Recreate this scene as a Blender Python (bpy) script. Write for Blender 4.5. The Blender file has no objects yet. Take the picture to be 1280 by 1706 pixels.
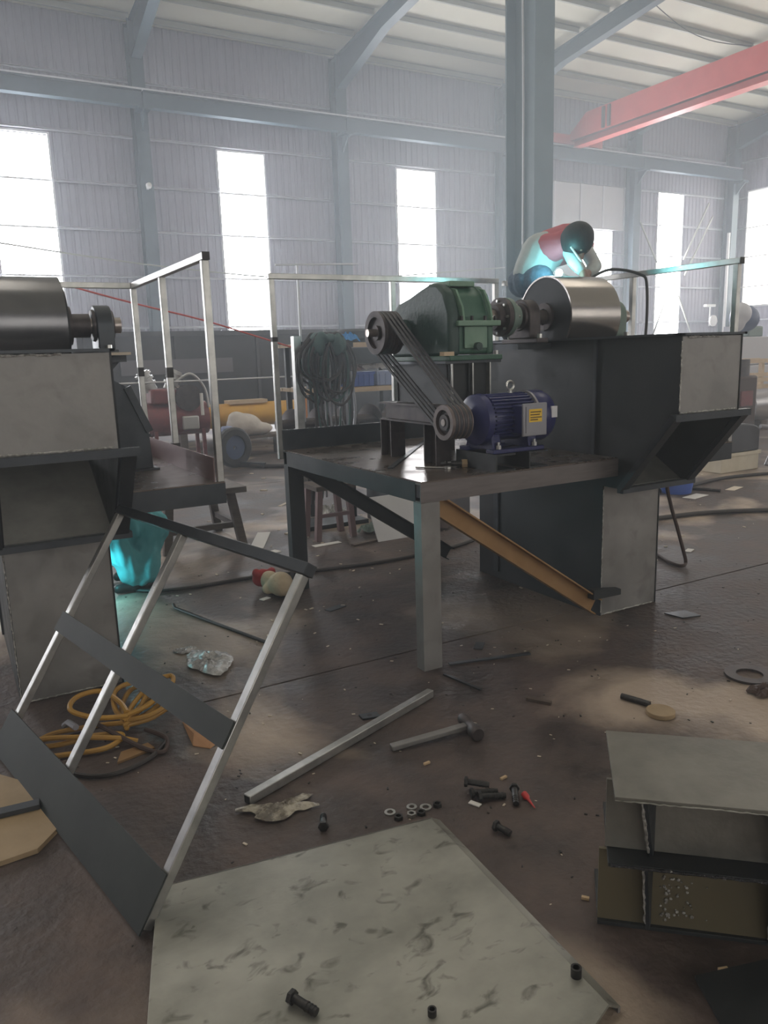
import bpy, math, random
from mathutils import Vector, Matrix, noise as mnoise
random.seed(7)
S = bpy.context.scene
COL = S.collection

# ------------------------------------------------------------------ camera
# hall frame: X runs along the back wall, Y towards the back wall, Z up, metres
CAM_H = 1.6
FPX, PITCH, ROLL, YAW = 1295.0, math.radians(11.5), math.radians(1.8), math.radians(29.2)
def _camera():
    d = Vector((math.cos(PITCH)*math.sin(ROLL), math.cos(PITCH)*math.cos(ROLL), math.sin(PITCH)))
    up = -d; fw = Vector((0, 0, 1))
    y = (fw - up*fw.dot(up)).normalized(); x = y.cross(up)
    M = Matrix(((math.cos(YAW), math.sin(YAW), 0), (-math.sin(YAW), math.cos(YAW), 0), (0, 0, 1)))
    R = M @ Matrix((x, y, up))                    # image frame (right, down, forward) -> hall
    m = Matrix((R.col[0], -R.col[1], -R.col[2])).transposed().to_4x4()
    m.translation = (0, 0, CAM_H)
    cd = bpy.data.cameras.new('camera'); c = bpy.data.objects.new('camera', cd); COL.objects.link(c)
    c.matrix_world = m
    cd.sensor_fit = 'VERTICAL'; cd.sensor_height = 36.0; cd.lens = FPX/1706.0*36.0
    cd.clip_start = .05; cd.clip_end = 300
    S.camera = c
_camera()

# ------------------------------------------------------------------ world, light, exposure
W = bpy.data.worlds.new('world'); S.world = W; W.use_nodes = True
W.node_tree.nodes['Background'].inputs[0].default_value = (.75, .85, 1, 1)
W.node_tree.nodes['Background'].inputs[1].default_value = 1.0
HAZE = .010                                              # thin welding smoke through the whole hall
_vs = W.node_tree.nodes.new('ShaderNodeVolumeScatter')
_vs.inputs['Color'].default_value = (.84, .92, 1, 1); _vs.inputs['Density'].default_value = HAZE; _vs.inputs['Anisotropy'].default_value = .4
W.node_tree.links.new(_vs.outputs[0], W.node_tree.nodes['World Output'].inputs['Volume'])
S.view_settings.view_transform = 'Standard'; S.view_settings.look = 'None'
S.view_settings.gamma = 1; S.view_settings.use_curve_mapping = False
S.view_settings.exposure = 0.0
PANE = 22.0          # daylight behind the window panes
SKYL = 5.5           # daylight in the translucent roof strips
cy = S.cycles
cy.max_bounces = 5; cy.diffuse_bounces = 3; cy.glossy_bounces = 2; cy.transmission_bounces = 4
cy.volume_bounces = 2; cy.transparent_max_bounces = 8
cy.use_denoising = True; cy.use_adaptive_sampling = True; cy.adaptive_threshold = .06; cy.adaptive_min_samples = 16; cy.use_light_tree = False; cy.sample_clamp_indirect = 6
cy.caustics_reflective = False; cy.caustics_refractive = False

# ------------------------------------------------------------------ materials
MATS = {}
def pm(name, col, rough=.6, metal=0., col2=None, scale=5., lo=.35, hi=.65, bump=.0, bscale=None, detail=6., rvar=.0, stretch=None, shift=None, col3=None, scale3=1.3, lo3=.55, hi3=.7, emit=None, alpha=None, trans=0.):
    m = bpy.data.materials.new(name); MATS[name] = m; m.use_nodes = True
    nt = m.node_tree; b = nt.nodes['Principled BSDF']; L = nt.links.new
    b.inputs['Roughness'].default_value = rough; b.inputs['Metallic'].default_value = metal
    b.inputs['Base Color'].default_value = (*col, 1)
    tc = nt.nodes.new('ShaderNodeTexCoord'); src = tc.outputs['Object']
    if stretch or shift:
        mp = nt.nodes.new('ShaderNodeMapping'); mp.inputs['Scale'].default_value = stretch or (1, 1, 1); mp.inputs['Location'].default_value = shift or (0, 0, 0)
        L(src, mp.inputs['Vector']); src = mp.outputs['Vector']
    n = None
    if col2:
        n = nt.nodes.new('ShaderNodeTexNoise'); n.inputs['Scale'].default_value = scale; n.inputs['Detail'].default_value = detail
        n.inputs['Roughness'].default_value = .62; L(src, n.inputs['Vector'])
        r = nt.nodes.new('ShaderNodeValToRGB'); r.color_ramp.elements[0].position = lo; r.color_ramp.elements[1].position = hi
        r.color_ramp.elements[0].color = (*col, 1); r.color_ramp.elements[1].color = (*col2, 1)
        L(n.outputs['Fac'], r.inputs['Fac']); out = r.outputs['Color']
        if col3:
            n3 = nt.nodes.new('ShaderNodeTexNoise'); n3.inputs['Scale'].default_value = scale3; n3.inputs['Detail'].default_value = 8; n3.inputs['Distortion'].default_value = .6
            L(src, n3.inputs['Vector'])
            r3 = nt.nodes.new('ShaderNodeValToRGB'); r3.color_ramp.elements[0].position = lo3; r3.color_ramp.elements[1].position = hi3
            L(n3.outputs['Fac'], r3.inputs['Fac'])
            mx = nt.nodes.new('ShaderNodeMixRGB'); L(r3.outputs['Color'], mx.inputs[0]); L(out, mx.inputs[1]); mx.inputs[2].default_value = (*col3, 1)
            out = mx.outputs[0]
        L(out, b.inputs['Base Color'])
        if rvar:
            mr = nt.nodes.new('ShaderNodeMapRange'); mr.inputs['To Min'].default_value = max(.05, rough-rvar); mr.inputs['To Max'].default_value = min(1, rough+rvar)
            mr.inputs['From Min'].default_value = .3; mr.inputs['From Max'].default_value = .7
            L(n.outputs['Fac'], mr.inputs['Value']); L(mr.outputs['Result'], b.inputs['Roughness'])
    if bump:
        nb = nt.nodes.new('ShaderNodeTexNoise'); nb.inputs['Scale'].default_value = bscale or scale*4; nb.inputs['Detail'].default_value = 6
        L(src, nb.inputs['Vector'])
        bp = nt.nodes.new('ShaderNodeBump'); bp.inputs['Strength'].default_value = bump; bp.inputs['Distance'].default_value = .02
        L(nb.outputs['Fac'], bp.inputs['Height']); L(bp.outputs['Normal'], b.inputs['Normal'])
    if emit:
        b.inputs['Emission Color'].default_value = (*emit[0], 1); b.inputs['Emission Strength'].default_value = emit[1]
    if trans: b.inputs['Transmission Weight'].default_value = trans
    return m

pm('concrete', (.030, .021, .020), .60, 0, (.125, .090, .078), 2.8, .34, .68, .4, 26, 12, .14, None, (4.95, 2.6, 0), (.42, .335, .265), .60, .51, .63)  # pale dusty patches, shifted so one paints the pool of light at right
pm('joint_dirt', (.02, .016, .014), .9)
pm('cladding', (.245, .232, .29), .55, 0, (.285, .27, .325), .8, .3, .7)
pm('paint_column', (.030, .058, .078), .5, 0, (.042, .074, .096), 3)
pm('paint_column_dark', (.10, .15, .18), .45, 0, (.13, .185, .22), 3)
pm('girt_steel', (.62, .63, .66), .45, .3)
pm('purlin_steel', (.34, .35, .31), .5, .2)
pm('roof_sheet', (.62, .60, .49), .6, 0, (.56, .54, .44), .9, .3, .7)
pm('crane_red', (.55, .085, .075), .45, 0, (.62, .11, .10), 2)
pm('crane_dark', (.12, .10, .10), .5)
pm('frame_white', (.7, .7, .72), .5)
pm('door_panel', (.56, .56, .58), .5, 0, (.60, .60, .61), 1.5)
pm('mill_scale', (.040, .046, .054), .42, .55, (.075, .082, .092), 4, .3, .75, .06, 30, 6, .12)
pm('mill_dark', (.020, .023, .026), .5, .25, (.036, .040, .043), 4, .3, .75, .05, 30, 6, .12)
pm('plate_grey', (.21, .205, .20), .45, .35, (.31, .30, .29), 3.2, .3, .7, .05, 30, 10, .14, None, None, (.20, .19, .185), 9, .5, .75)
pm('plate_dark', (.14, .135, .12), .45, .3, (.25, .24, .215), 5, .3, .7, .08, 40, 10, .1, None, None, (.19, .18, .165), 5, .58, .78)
pm('channel_lit', (.13, .113, .112), .42, .3, (.19, .17, .165), 5, .3, .7, .06, 30, 8, .1, (1, 8, 8))  # paler channel steel, the light on the front face put into the colour
pm('green_black', (.014, .019, .018), .62, 0, (.024, .030, .028), 5)
pm('plate_face', (.22, .216, .19), .40, .4, (.42, .415, .365), 2.6, .30, .70, .05, 40, 12, .16, (1, 1.5, 1), None, (.12, .117, .10), 13, .585, .72)
pm('plate_deck', (.10, .078, .066), .30, .45, (.17, .135, .115), 3.5, .3, .7, .05, 20, 7, .12)
pm('chute_steel', (.075, .075, .070), .45, .3, (.12, .12, .112), 5)
pm('olive_steel', (.13, .11, .065), .5, .2, (.14, .12, .075), 4)
pm('rust_channel', (.28, .155, .06), .55, .2, (.36, .215, .095), 5, .3, .7, .05, 30)
pm('toe_pink', (.22, .14, .145), .45, .2, (.30, .20, .20), 3)
pm('tube_galv', (.52, .52, .50), .32, .8, (.36, .36, .35), 9, .35, .65, .03, 60)
pm('weld_burn', (.035, .032, .034), .6, .3, (.06, .055, .055), 30)
pm('weld_bead', (.62, .61, .58), .45, .6, (.30, .29, .27), 60, .4, .6, .5, 90)
pm('drum_steel', (.40, .375, .36), .22, .9, (.37, .35, .335), 2.0, .3, .7, .0, None, 5, .03)
pm('drum_dark', (.20, .20, .21), .26, .85, (.15, .15, .16), 3)
pm('disc_dark', (.018, .021, .026), .5, .3, (.030, .034, .040), 5)
pm('reducer_green', (.036, .105, .07), .45, 0, (.06, .145, .10), 6, .35, .7, .15, 40)
pm('reducer_dark', (.020, .050, .045), .5, 0, (.032, .068, .058), 5, .35, .7, .15, 40)  # darker copy of the green, paints shade on the gearbox's left cover
pm('reducer_pale', (.15, .27, .19), .5, 0, (.20, .32, .24), 9)
pm('motor_blue', (.020, .024, .105), .33, 0, (.030, .035, .135), 6)
pm('motor_grey', (.28, .28, .31), .4, .3)
pm('label_yellow', (.85, .55, .04), .5)
pm('print_ink', (.16, .10, .03), .6)
pm('label_white', (.75, .75, .78), .5)
pm('cast_iron', (.055, .046, .048), .5, .45, (.095, .08, .08), 12)
pm('sheave_iron', (.14, .112, .108), .45, .4, (.19, .155, .15), 12)
pm('bare_shaft', (.45, .40, .37), .28, .9)
pm('rubber', (.018, .018, .021), .55)
pm('belt_edge', (.05, .05, .058), .5)
pm('bolt_dark', (.03, .03, .032), .4, .6, (.055, .052, .05), 60)
pm('zinc', (.55, .55, .53), .3, .85)
pm('wood_dark', (.075, .055, .045), .7, 0, (.12, .09, .072), 6, .3, .7, .2, 30, 6, 0, (1, 1, 8))
pm('wood_pale', (.56, .42, .28), .65, 0, (.68, .53, .37), 8, .3, .7, .1, 30)
pm('ply', (.30, .215, .12), .65, 0, (.40, .29, .17), 5, .3, .7, .1, 30)
pm('cardboard', (.40, .21, .10), .8, 0, (.47, .26, .135), 8)
pm('hose_yellow', (.46, .25, .035), .5, 0, (.36, .19, .035), 12)
pm('hose_dark', (.028, .022, .02), .55)
pm('hose_brown', (.06, .035, .028), .6)
pm('film', (.40, .39, .38), .22, 0, (.70, .69, .67), 22, .45, .62, .5, 60, 5, 0)
pm('film_dirty', (.14, .12, .095), .25, 0, (.46, .42, .34), 18, .42, .6, .5, 50, 5, 0)
pm('paper', (.72, .70, .67), .8)
pm('paper_warm', (.62, .54, .44), .8)
pm('red_plastic', (.55, .03, .03), .4)
pm('cork', (.55, .40, .24), .8)
pm('bin_dark', (.050, .052, .062), .5, .2, (.072, .072, .082), 1.5)
pm('bin_band', (.14, .135, .155), .5, .2)
pm('yellow_paint', (.68, .38, .035), .45, 0, (.58, .30, .04), 4)
pm('orange_paint', (.52, .20, .04), .5)
pm('red_paint', (.21, .045, .045), .5, 0, (.14, .04, .04), 8)
pm('alu', (.46, .46, .45), .4, .6)
pm('sack_white', (.66, .62, .58), .75, 0, (.52, .47, .43), 6, .3, .7, .3, 12)
pm('blue_plastic', (.045, .10, .40), .45, 0, (.06, .13, .46), 6)
pm('blue_pale', (.28, .34, .55), .5)
pm('blue_cloth', (.02, .22, .55), .8)
pm('cyan_lit_cloth', (.07, .30, .33), .85, 0, (.10, .36, .40), 9, .3, .7, .25, 20)  # trouser cloth with the arc's cyan light mixed into its colour
pm('cable_teal_light', (.03, .075, .075), .6, 0, (.05, .11, .10), 7, .3, .7, .3, 12)  # green that paints the teal highlights of the cable bundle
pm('skin', (.32, .18, .13), .6)
pm('hair', (.012, .011, .012), .6, 0, (.024, .022, .022), 40)
pm('shirt_grey', (.42, .45, .45), .85, 0, (.50, .53, .52), 9, .3, .7, .3, 16)
pm('vest_red', (.50, .10, .13), .8, 0, (.58, .15, .17), 7, .3, .7, .3, 16)
pm('denim', (.055, .075, .12), .85, 0, (.12, .15, .21), 20, .3, .7, .3, 30)
pm('glove', (.10, .085, .075), .8)
pm('boot', (.018, .016, .016), .5)
pm('machine_pale', (.52, .52, .56), .45)
pm('machine_green', (.16, .22, .19), .5)
pm('navy', (.05, .075, .16), .5)
pm('glow_arc', (.6, 1, 1), .5, emit=((.55, .97, 1), 60))
pm('white_paint', (.72, .72, .70), .45)
pm('cream_box', (.58, .52, .40), .6, 0, (.66, .60, .48), 6)
pm('duct', (.40, .39, .40), .3, .8)
pm('doll_cream', (.45, .36, .24), .85, 0, (.55, .45, .31), 14, .3, .7, .4, 30)
pm('doll_red', (.32, .03, .03), .8)
pm('slag', (.05, .05, .055), .35, .5, (.42, .41, .40), 70, .62, .68, .8, 120)

def emission(name, col, strength):
    m = bpy.data.materials.new(name); MATS[name] = m; m.use_nodes = True
    nt = m.node_tree; nt.nodes.clear()
    e = nt.nodes.new('ShaderNodeEmission'); o = nt.nodes.new('ShaderNodeOutputMaterial')
    e.inputs[0].default_value = (*col, 1); e.inputs[1].default_value = strength
    nt.links.new(e.outputs[0], o.inputs[0]); return m
emission('pane_day', (.93, .95, 1.0), PANE)
emission('pane_warm', (1.0, .97, .90), PANE*.32)
emission('skylight', (1.0, .93, .80), SKYL)

# ------------------------------------------------------------------ mesh builder
def frame_of(p0, p1, up=(0, 0, 1)):
    p0 = Vector(p0); p1 = Vector(p1); d = (p1-p0); ln = d.length; d = d/ln
    up = Vector(up)
    if abs(d.dot(up)) > .995: up = Vector((0, 1, 0)) if abs(d.y) < .9 else Vector((1, 0, 0))
    s = d.cross(up).normalized(); u = s.cross(d).normalized()
    return p0, d, s, u, ln
class MB:
    def __init__(s): s.v = []; s.f = []
    def add(s, vs, fs):
        o = len(s.v); s.v += [Vector(v) for v in vs]; s.f += [tuple(i+o for i in f) for f in fs]; return s
    def box(s, x0, y0, z0, x1, y1, z1):
        return s.add([(x0,y0,z0),(x1,y0,z0),(x1,y1,z0),(x0,y1,z0),(x0,y0,z1),(x1,y0,z1),(x1,y1,z1),(x0,y1,z1)],
                     [(3,2,1,0),(4,5,6,7),(0,1,5,4),(1,2,6,5),(2,3,7,6),(3,0,4,7)])
    def sweep(s, p0, p1, prof, up=(0,0,1)):          # closed 2-D profile (side, up) between two points
        p0, d, sd, u, ln = frame_of(p0, p1, up); n = len(prof)
        vs = [p0+sd*a+u*b for a, b in prof] + [p0+d*ln+sd*a+u*b for a, b in prof]
        fs = [(i, (i+1) % n, (i+1) % n+n, i+n) for i in range(n)] + [tuple(range(n-1, -1, -1)), tuple(range(n, 2*n))]
        return s.add(vs, fs)
    def bar(s, p0, p1, w, h, up=(0,0,1)):
        return s.sweep(p0, p1, [(-w/2,-h/2),(w/2,-h/2),(w/2,h/2),(-w/2,h/2)], up)
    def channel(s, p0, p1, w, h, t, up=(0,0,1), side=1):   # C section, web at -side*w/2
        a = side
        return s.sweep(p0, p1, [(-a*w/2,-h/2),(a*w/2,-h/2),(a*w/2,-h/2+t),(-a*w/2+a*t,-h/2+t),(-a*w/2+a*t,h/2-t),(a*w/2,h/2-t),(a*w/2,h/2),(-a*w/2,h/2)], up)
    def ibeam(s, p0, p1, w, h, t, up=(0,0,1)):
        g = t/2
        return s.sweep(p0, p1, [(-w/2,-h/2),(w/2,-h/2),(w/2,-h/2+t),(g,-h/2+t),(g,h/2-t),(w/2,h/2-t),(w/2,h/2),(-w/2,h/2),(-w/2,h/2-t),(-g,h/2-t),(-g,-h/2+t),(-w/2,-h/2+t)], up)
    def cyl(s, p0, p1, r, n=20, r2=None):
        p0, d, sd, u, ln = frame_of(p0, p1); r2 = r if r2 is None else r2
        vs = []
        for k, (rr, q) in enumerate(((r, p0), (r2, p0+d*ln))):
            for i in range(n):
                a = 2*math.pi*i/n; vs.append(q+sd*math.cos(a)*rr+u*math.sin(a)*rr)
        fs = [(i, (i+1) % n, (i+1) % n+n, i+n) for i in range(n)] + [tuple(range(n-1,-1,-1)), tuple(range(n, 2*n))]
        return s.add(vs, fs)
    def lathe(s, p0, axis, prof, n=28, close=False):  # prof: (distance along axis, radius)
        p0, d, sd, u, ln = frame_of(p0, Vector(p0)+Vector(axis)); vs = []; m = len(prof)
        for (a, r) in prof:
            for i in range(n):
                t = 2*math.pi*i/n; vs.append(p0+d*a+sd*math.cos(t)*r+u*math.sin(t)*r)
        fs = []
        for k in range(m if close else m-1):
            k2 = (k+1) % m
            fs += [(k*n+i, k*n+(i+1) % n, k2*n+(i+1) % n, k2*n+i) for i in range(n)]
        if not close: fs += [tuple(range(n-1,-1,-1)), tuple(range((m-1)*n, m*n))]
        return s.add(vs, fs)
    def tube(s, pts, r, n=8, closed=False):
        pts = [Vector(p) for p in pts]; m = len(pts); vs = []; prev = None
        for k, p in enumerate(pts):
            a = pts[k-1] if (k or closed) else pts[k]; b = pts[(k+1) % m] if (k < m-1 or closed) else pts[k]
            d = (b-a).normalized()
            if prev is None:
                ref = Vector((0,0,1)) if abs(d.z) < .9 else Vector((1,0,0)); sd = d.cross(ref).normalized()
            else: sd = (prev-d*prev.dot(d)).normalized()
            prev = sd; u = d.cross(sd); rr = r[k] if isinstance(r, (list, tuple)) else r
            for i in range(n):
                t = 2*math.pi*i/n; vs.append(p+sd*math.cos(t)*rr+u*math.sin(t)*rr)
        fs = []
        for k in range(m if closed else m-1):
            k2 = (k+1) % m; fs += [(k*n+i, k*n+(i+1) % n, k2*n+(i+1) % n, k2*n+i) for i in range(n)]
        if not closed: fs += [tuple(range(n-1,-1,-1)), tuple(range((m-1)*n, m*n))]
        return s.add(vs, fs)
    def prism(s, poly, ext):                          # planar polygon extruded by a vector
        n = len(poly); e = Vector(ext); p = [Vector(q) for q in poly]
        nrm = sum(((p[i]).cross(p[(i+1) % n]) for i in range(n)), Vector())
        if nrm.dot(e) > 0: p.reverse()
        vs = p + [q+e for q in p]
        fs = [tuple(range(n)), tuple(range(2*n-1, n-1, -1))] + [(i, i+n, (i+1) % n+n, (i+1) % n) for i in range(n)]
        return s.add(vs, fs)
    def build(s, name, mat, parent=None, bevel=0., smooth=40, origin=None, kind=None):
        o0 = Vector(origin) if origin is not None else (WLOC[parent.name].copy() if parent else Vector((0,0,0)))
        me = bpy.data.meshes.new(name)
        me.from_pydata([tuple(v-o0) for v in s.v], [], s.f); me.update()
        me.materials.append(MATS[mat])
        if smooth:
            me.shade_smooth(); me.set_sharp_from_angle(angle=math.radians(smooth))
        o = bpy.data.objects.new(name, me); COL.objects.link(o)
        if parent: o.parent = parent; o.location = o0-WLOC[parent.name]
        else: o.location = o0
        WLOC[o.name] = o0
        if bevel:
            b = o.modifiers.new('bevel', 'BEVEL'); b.width = bevel; b.segments = 2; b.limit_method = 'ANGLE'; b.harden_normals = False
        if kind: o['kind'] = kind
        return o
WLOC = {}
def tag(o, label, cat, group=None):
    o['label'] = label; o['category'] = cat
    if group: o['group'] = group
    return o
def glow_face(o, inward, other):                         # only the face towards the room gives off light
    o.data.materials.append(MATS[other]); iv = Vector(inward)
    for p in o.data.polygons: p.material_index = 0 if p.normal.dot(iv) > .7 else 1
    o.data.materials[0].cycles.emission_sampling = 'FRONT'
def thing(name, label, cat, loc, group=None):
    o = bpy.data.objects.new(name, None); COL.objects.link(o); o.location = loc; o.empty_display_size = .1
    WLOC[o.name] = Vector(loc); return tag(o, label, cat, group)
def struct(o): o['kind'] = 'structure'; return o
def one(name, label, cat, mb, mat, origin, group=None, bevel=0., smooth=40):
    return tag(mb.build(name, mat, None, bevel, smooth, origin), label, cat, group)
def shear_copy(src, parent, dloc, name=None):         # copy of one part, sharing its mesh
    c = src.copy(); COL.objects.link(c); c.parent = parent; c.location = Vector(src.location)+Vector(dloc)
    WLOC[c.name] = WLOC[src.name]+Vector(dloc); return c
def remesh(name, mat, parent, mb, voxel, sm=6, origin=None):   # fuse overlapping solids to one skin
    o = mb.build(name, mat, parent, 0, 0, origin)
    r = o.modifiers.new('fuse', 'REMESH'); r.mode = 'VOXEL'; r.voxel_size = voxel
    q = o.modifiers.new('soft', 'SMOOTH'); q.factor = .5; q.iterations = sm
    dg = bpy.context.evaluated_depsgraph_get()
    me = bpy.data.meshes.new_from_object(o.evaluated_get(dg)); o.modifiers.clear()
    old = o.data; o.data = me; bpy.data.meshes.remove(old)
    me.materials.clear(); me.materials.append(MATS[mat]); me.shade_smooth()
    return o
def capsule(mb, p0, p1, r0, r1, n=14, squash=None):
    p0 = Vector(p0); p1 = Vector(p1); d = p1-p0; ln = max(d.length, 1e-4)
    prof = []
    for k in range(5): a = -math.pi/2+k*math.pi/8; prof.append((math.sin(a)*r0, max(math.cos(a)*r0, 1e-4)))
    for k in range(5): a = k*math.pi/8; prof.append((ln+math.sin(a)*r1, max(math.cos(a)*r1, 1e-4)))
    return mb.lathe(p0, d/ln if ln > 1e-3 else (0,0,1), prof, n)
def ellipsoid(mb, c, r, n=20, m=10, rot=None):
    c = Vector(c); vs = []; fs = []
    for j in range(1, m):
        t = math.pi*j/m
        for i in range(n):
            a = 2*math.pi*i/n; v = Vector((r[0]*math.sin(t)*math.cos(a), r[1]*math.sin(t)*math.sin(a), r[2]*math.cos(t)))
            if rot: v = rot @ v
            vs.append(c+v)
    top = Vector((0,0,r[2])); bot = -top
    if rot: top = rot @ top; bot = rot @ bot
    vs += [c+top, c+bot]; T = len(vs)-2
    for j in range(m-2): fs += [(j*n+i, (j+1)*n+i, (j+1)*n+(i+1) % n, j*n+(i+1) % n) for i in range(n)]
    fs += [(T, i, (i+1) % n) for i in range(n)] + [(T+1, (m-2)*n+(i+1) % n, (m-2)*n+i) for i in range(n)]
    return mb.add(vs, fs)
def curve_pts(ctrl, per=8, closed=False):             # Catmull-Rom
    P = [Vector(p) for p in ctrl]; n = len(P); out = []
    rng = range(n if closed else n-1)
    for i in rng:
        p0 = P[i-1] if (i or closed) else P[0]; p1 = P[i]; p2 = P[(i+1) % n]; p3 = P[(i+2) % n] if (i+2 < n or closed) else P[-1]
        for k in range(per):
            t = k/per
            out.append(.5*((2*p1)+(p2-p0)*t+(2*p0-5*p1+4*p2-p3)*t*t+(3*p1-p0-3*p2+p3)*t*t*t))
    if not closed: out.append(P[-1])
    return out

# ================================================================== THE HALL
XL, XR, YF, YB = -20.0, 29.5, -14.0, 22.35
EAVE, SLOPE, RIDGE = 10.15, .10, 4.0
def roof_z(y): return EAVE+SLOPE*(YB-y) if y > RIDGE else EAVE+SLOPE*(YB-RIDGE)-SLOPE*(RIDGE-y)
COLX = [-18.6, -12.6, -6.6, -.6, 5.4, 11.2, 17.25, 23.35, 28.9]

# floor: slabs with open joints
fl = struct(MB().box(XL, YF, -.3, XR, YB, -.03).build('floor', 'joint_dirt'))
xs = [XL, -9.4, .0-3.2, 9.5, 19.5, XR]; ys = [YF, -2.6, 3.45, 9.45, 15.45, YB]
for i in range(5):
    for j in range(5):
        MB().box(xs[i]+.006, ys[j]+.007, -.03, xs[i+1]-.006, ys[j+1]-.007, 0).build('slab', 'concrete', fl, origin=(0,0,0))

# walls: ribbed steel sheets between the openings
def sheet(name, axis, c, a0, a1, z0, z1, parent, out, pitch=.21, depth=.017):
    mb = MB(); n = max(1, round((a1-a0)/pitch)); p = (a1-a0)/n; prof = []
    for i in range(n):
        b = a0+i*p; prof += [(b, 0), (b+p*.55, 0), (b+p*.68, depth), (b+p*.87, depth)]
    prof.append((a1, 0)); vs = []; fs = []
    for (a, d) in prof:
        for z in (z0, z1): vs.append((a, c+out*d, z) if axis == 'x' else (c+out*d, a, z))
    for i in range(len(prof)-1): fs.append((2*i, 2*i+2, 2*i+3, 2*i+1))
    for i in range(len(prof)-1):
        pass
    mb.add(vs, fs); o = mb.build(name, 'cladding', parent, smooth=20)
    return o
BACKW = [(-16.3,-14.9), (-10.3,-8.9), (-4.3,-2.9), (1.74,3.14), (7.53,8.88), (13.31,14.72), (17.40,18.75), (20.95,22.60), (25.03,26.40)]
BTOP = [7.25]*6+[5.76, 5.80, 7.33]
ZS = 1.2
wb = struct(MB().box(XL, YB+.06, 0, XR, YB+.10, .35).build('wall_back', 'cladding'))
edges = [XL]+[e for w in BACKW for e in w]+[XR]
for i in range(0, len(edges), 2): sheet('cladding_sheet', 'x', YB, edges[i], edges[i+1], 0, EAVE+.05, wb, 1)
for (a, b), t in zip(BACKW, BTOP):
    sheet('cladding_sheet', 'x', YB, a, b, t, EAVE+.05, wb, 1); sheet('cladding_sheet', 'x', YB, a, b, 0, ZS, wb, 1)
GIRTZ = [1.25, 2.5, 3.84, 5.02, 6.16, 7.36, 8.72]
for z in GIRTZ:                                          # girts stop at the openings
    segs = []; last = XL
    for (a, b), t in zip(BACKW, BTOP):
        if z < t-.05 and z > ZS+.1: segs.append((last, a)); last = b
    segs.append((last, XR))
    for a, b in segs:
        for k in range(len(COLX)-1):
            p, q = max(a, COLX[k]), min(b, COLX[k+1])
            if q-p > .3 and q > -4: MB().channel((p, YB-.06, z), (q, YB-.06, z), .10, .055, .006, side=1).build('girt', 'girt_steel', wb)
for x in COLX:                                           # wall columns with haunch
    c = MB().ibeam((x, YB-.33, 0), (x, YB-.33, EAVE-.1), .34, .42, .03, up=(0,1,0)).build('column', 'paint_column', wb)
    MB().box(x-.16, YB-.95, 7.85, x+.16, YB-.54, 7.91).build('crane_bracket', 'paint_column', wb)
    MB().prism([(x-.02, YB-.54, 7.85), (x-.02, YB-.95, 7.85), (x-.02, YB-.54, 7.43)], (.04,0,0)).build('crane_bracket', 'paint_column', wb)
for k in range(len(COLX)-1):
    if COLX[k+1] > -8:
        MB().ibeam((COLX[k]+.02, YB-.78, 8.11), (COLX[k+1]-.02, YB-.78, 8.11), .24, .40, .02).build('runway_beam', 'paint_column', wb)
        MB().bar((COLX[k], YB-.78, 8.345), (COLX[k+1], YB-.78, 8.345), .06, .07).build('crane_rail', 'girt_steel', wb)
# cross bracing of the end bay
for (x0, z0, x1, z1) in ((23.4, 6.95, 24.9, 4.75), (27.75, 7.1, 26.4, 4.9), (28.0, 6.6, 26.5, 4.3), (24.6, 1.5, 25.8, 4.1), (25.9, 4.0, 27.4, 1.4)):
    MB().bar((x0, YB-.18, z0), (x1, YB-.18, z1), .05, .05).build('brace', 'purlin_steel', wb)
MB().cyl((28.5, YB-.6, 0), (28.5, YB-.6, 5.95), .06, 12).build('downpipe', 'white_paint', wb)

def window(n, axis, c, a0, a1, z0, z1, rails, inn, mat='pane_day'):
    mb = MB(); t = .05
    def seg(x0, x1, za, zb, d0=-.03, d1=.05):
        lo, hi = sorted((c+inn*d0, c+inn*d1))
        if axis == 'x': mb.box(x0, lo, za, x1, hi, zb)
        else: mb.box(lo, x0, za, hi, x1, zb)
    seg(a0-t, a0, z0-t, z1+t); seg(a1, a1+t, z0-t, z1+t); seg(a0, a1, z1, z1+t); seg(a0, a1, z0-t, z0)
    for r in rails: seg(a0, a1, r-.022, r+.022, -.03, .03)
    w = struct(mb.build(f'window_{n}', 'frame_white'))
    zs = [z0]+list(rails)+[z1]
    for i in range(len(zs)-1):
        q = MB(); lo, hi = sorted((c-inn*.032, c-inn*.026)); g = .022
        if axis == 'x': q.box(a0, lo, zs[i]+g, a1, hi, zs[i+1]-g)
        else: q.box(lo, a0, zs[i]+g, hi, a1, zs[i+1]-g)
        glow_face(q.build('pane', mat, w, smooth=0), (0, inn, 0) if axis == 'x' else (inn, 0, 0), 'frame_white')
    return w
n = 1
for (a, b), t in zip(BACKW, BTOP):
    window(n, 'x', YB, a, b, ZS, t, [z for z in (2.5, 3.84, 5.02, 6.16) if z < t-.3], -1); n += 1
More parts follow.
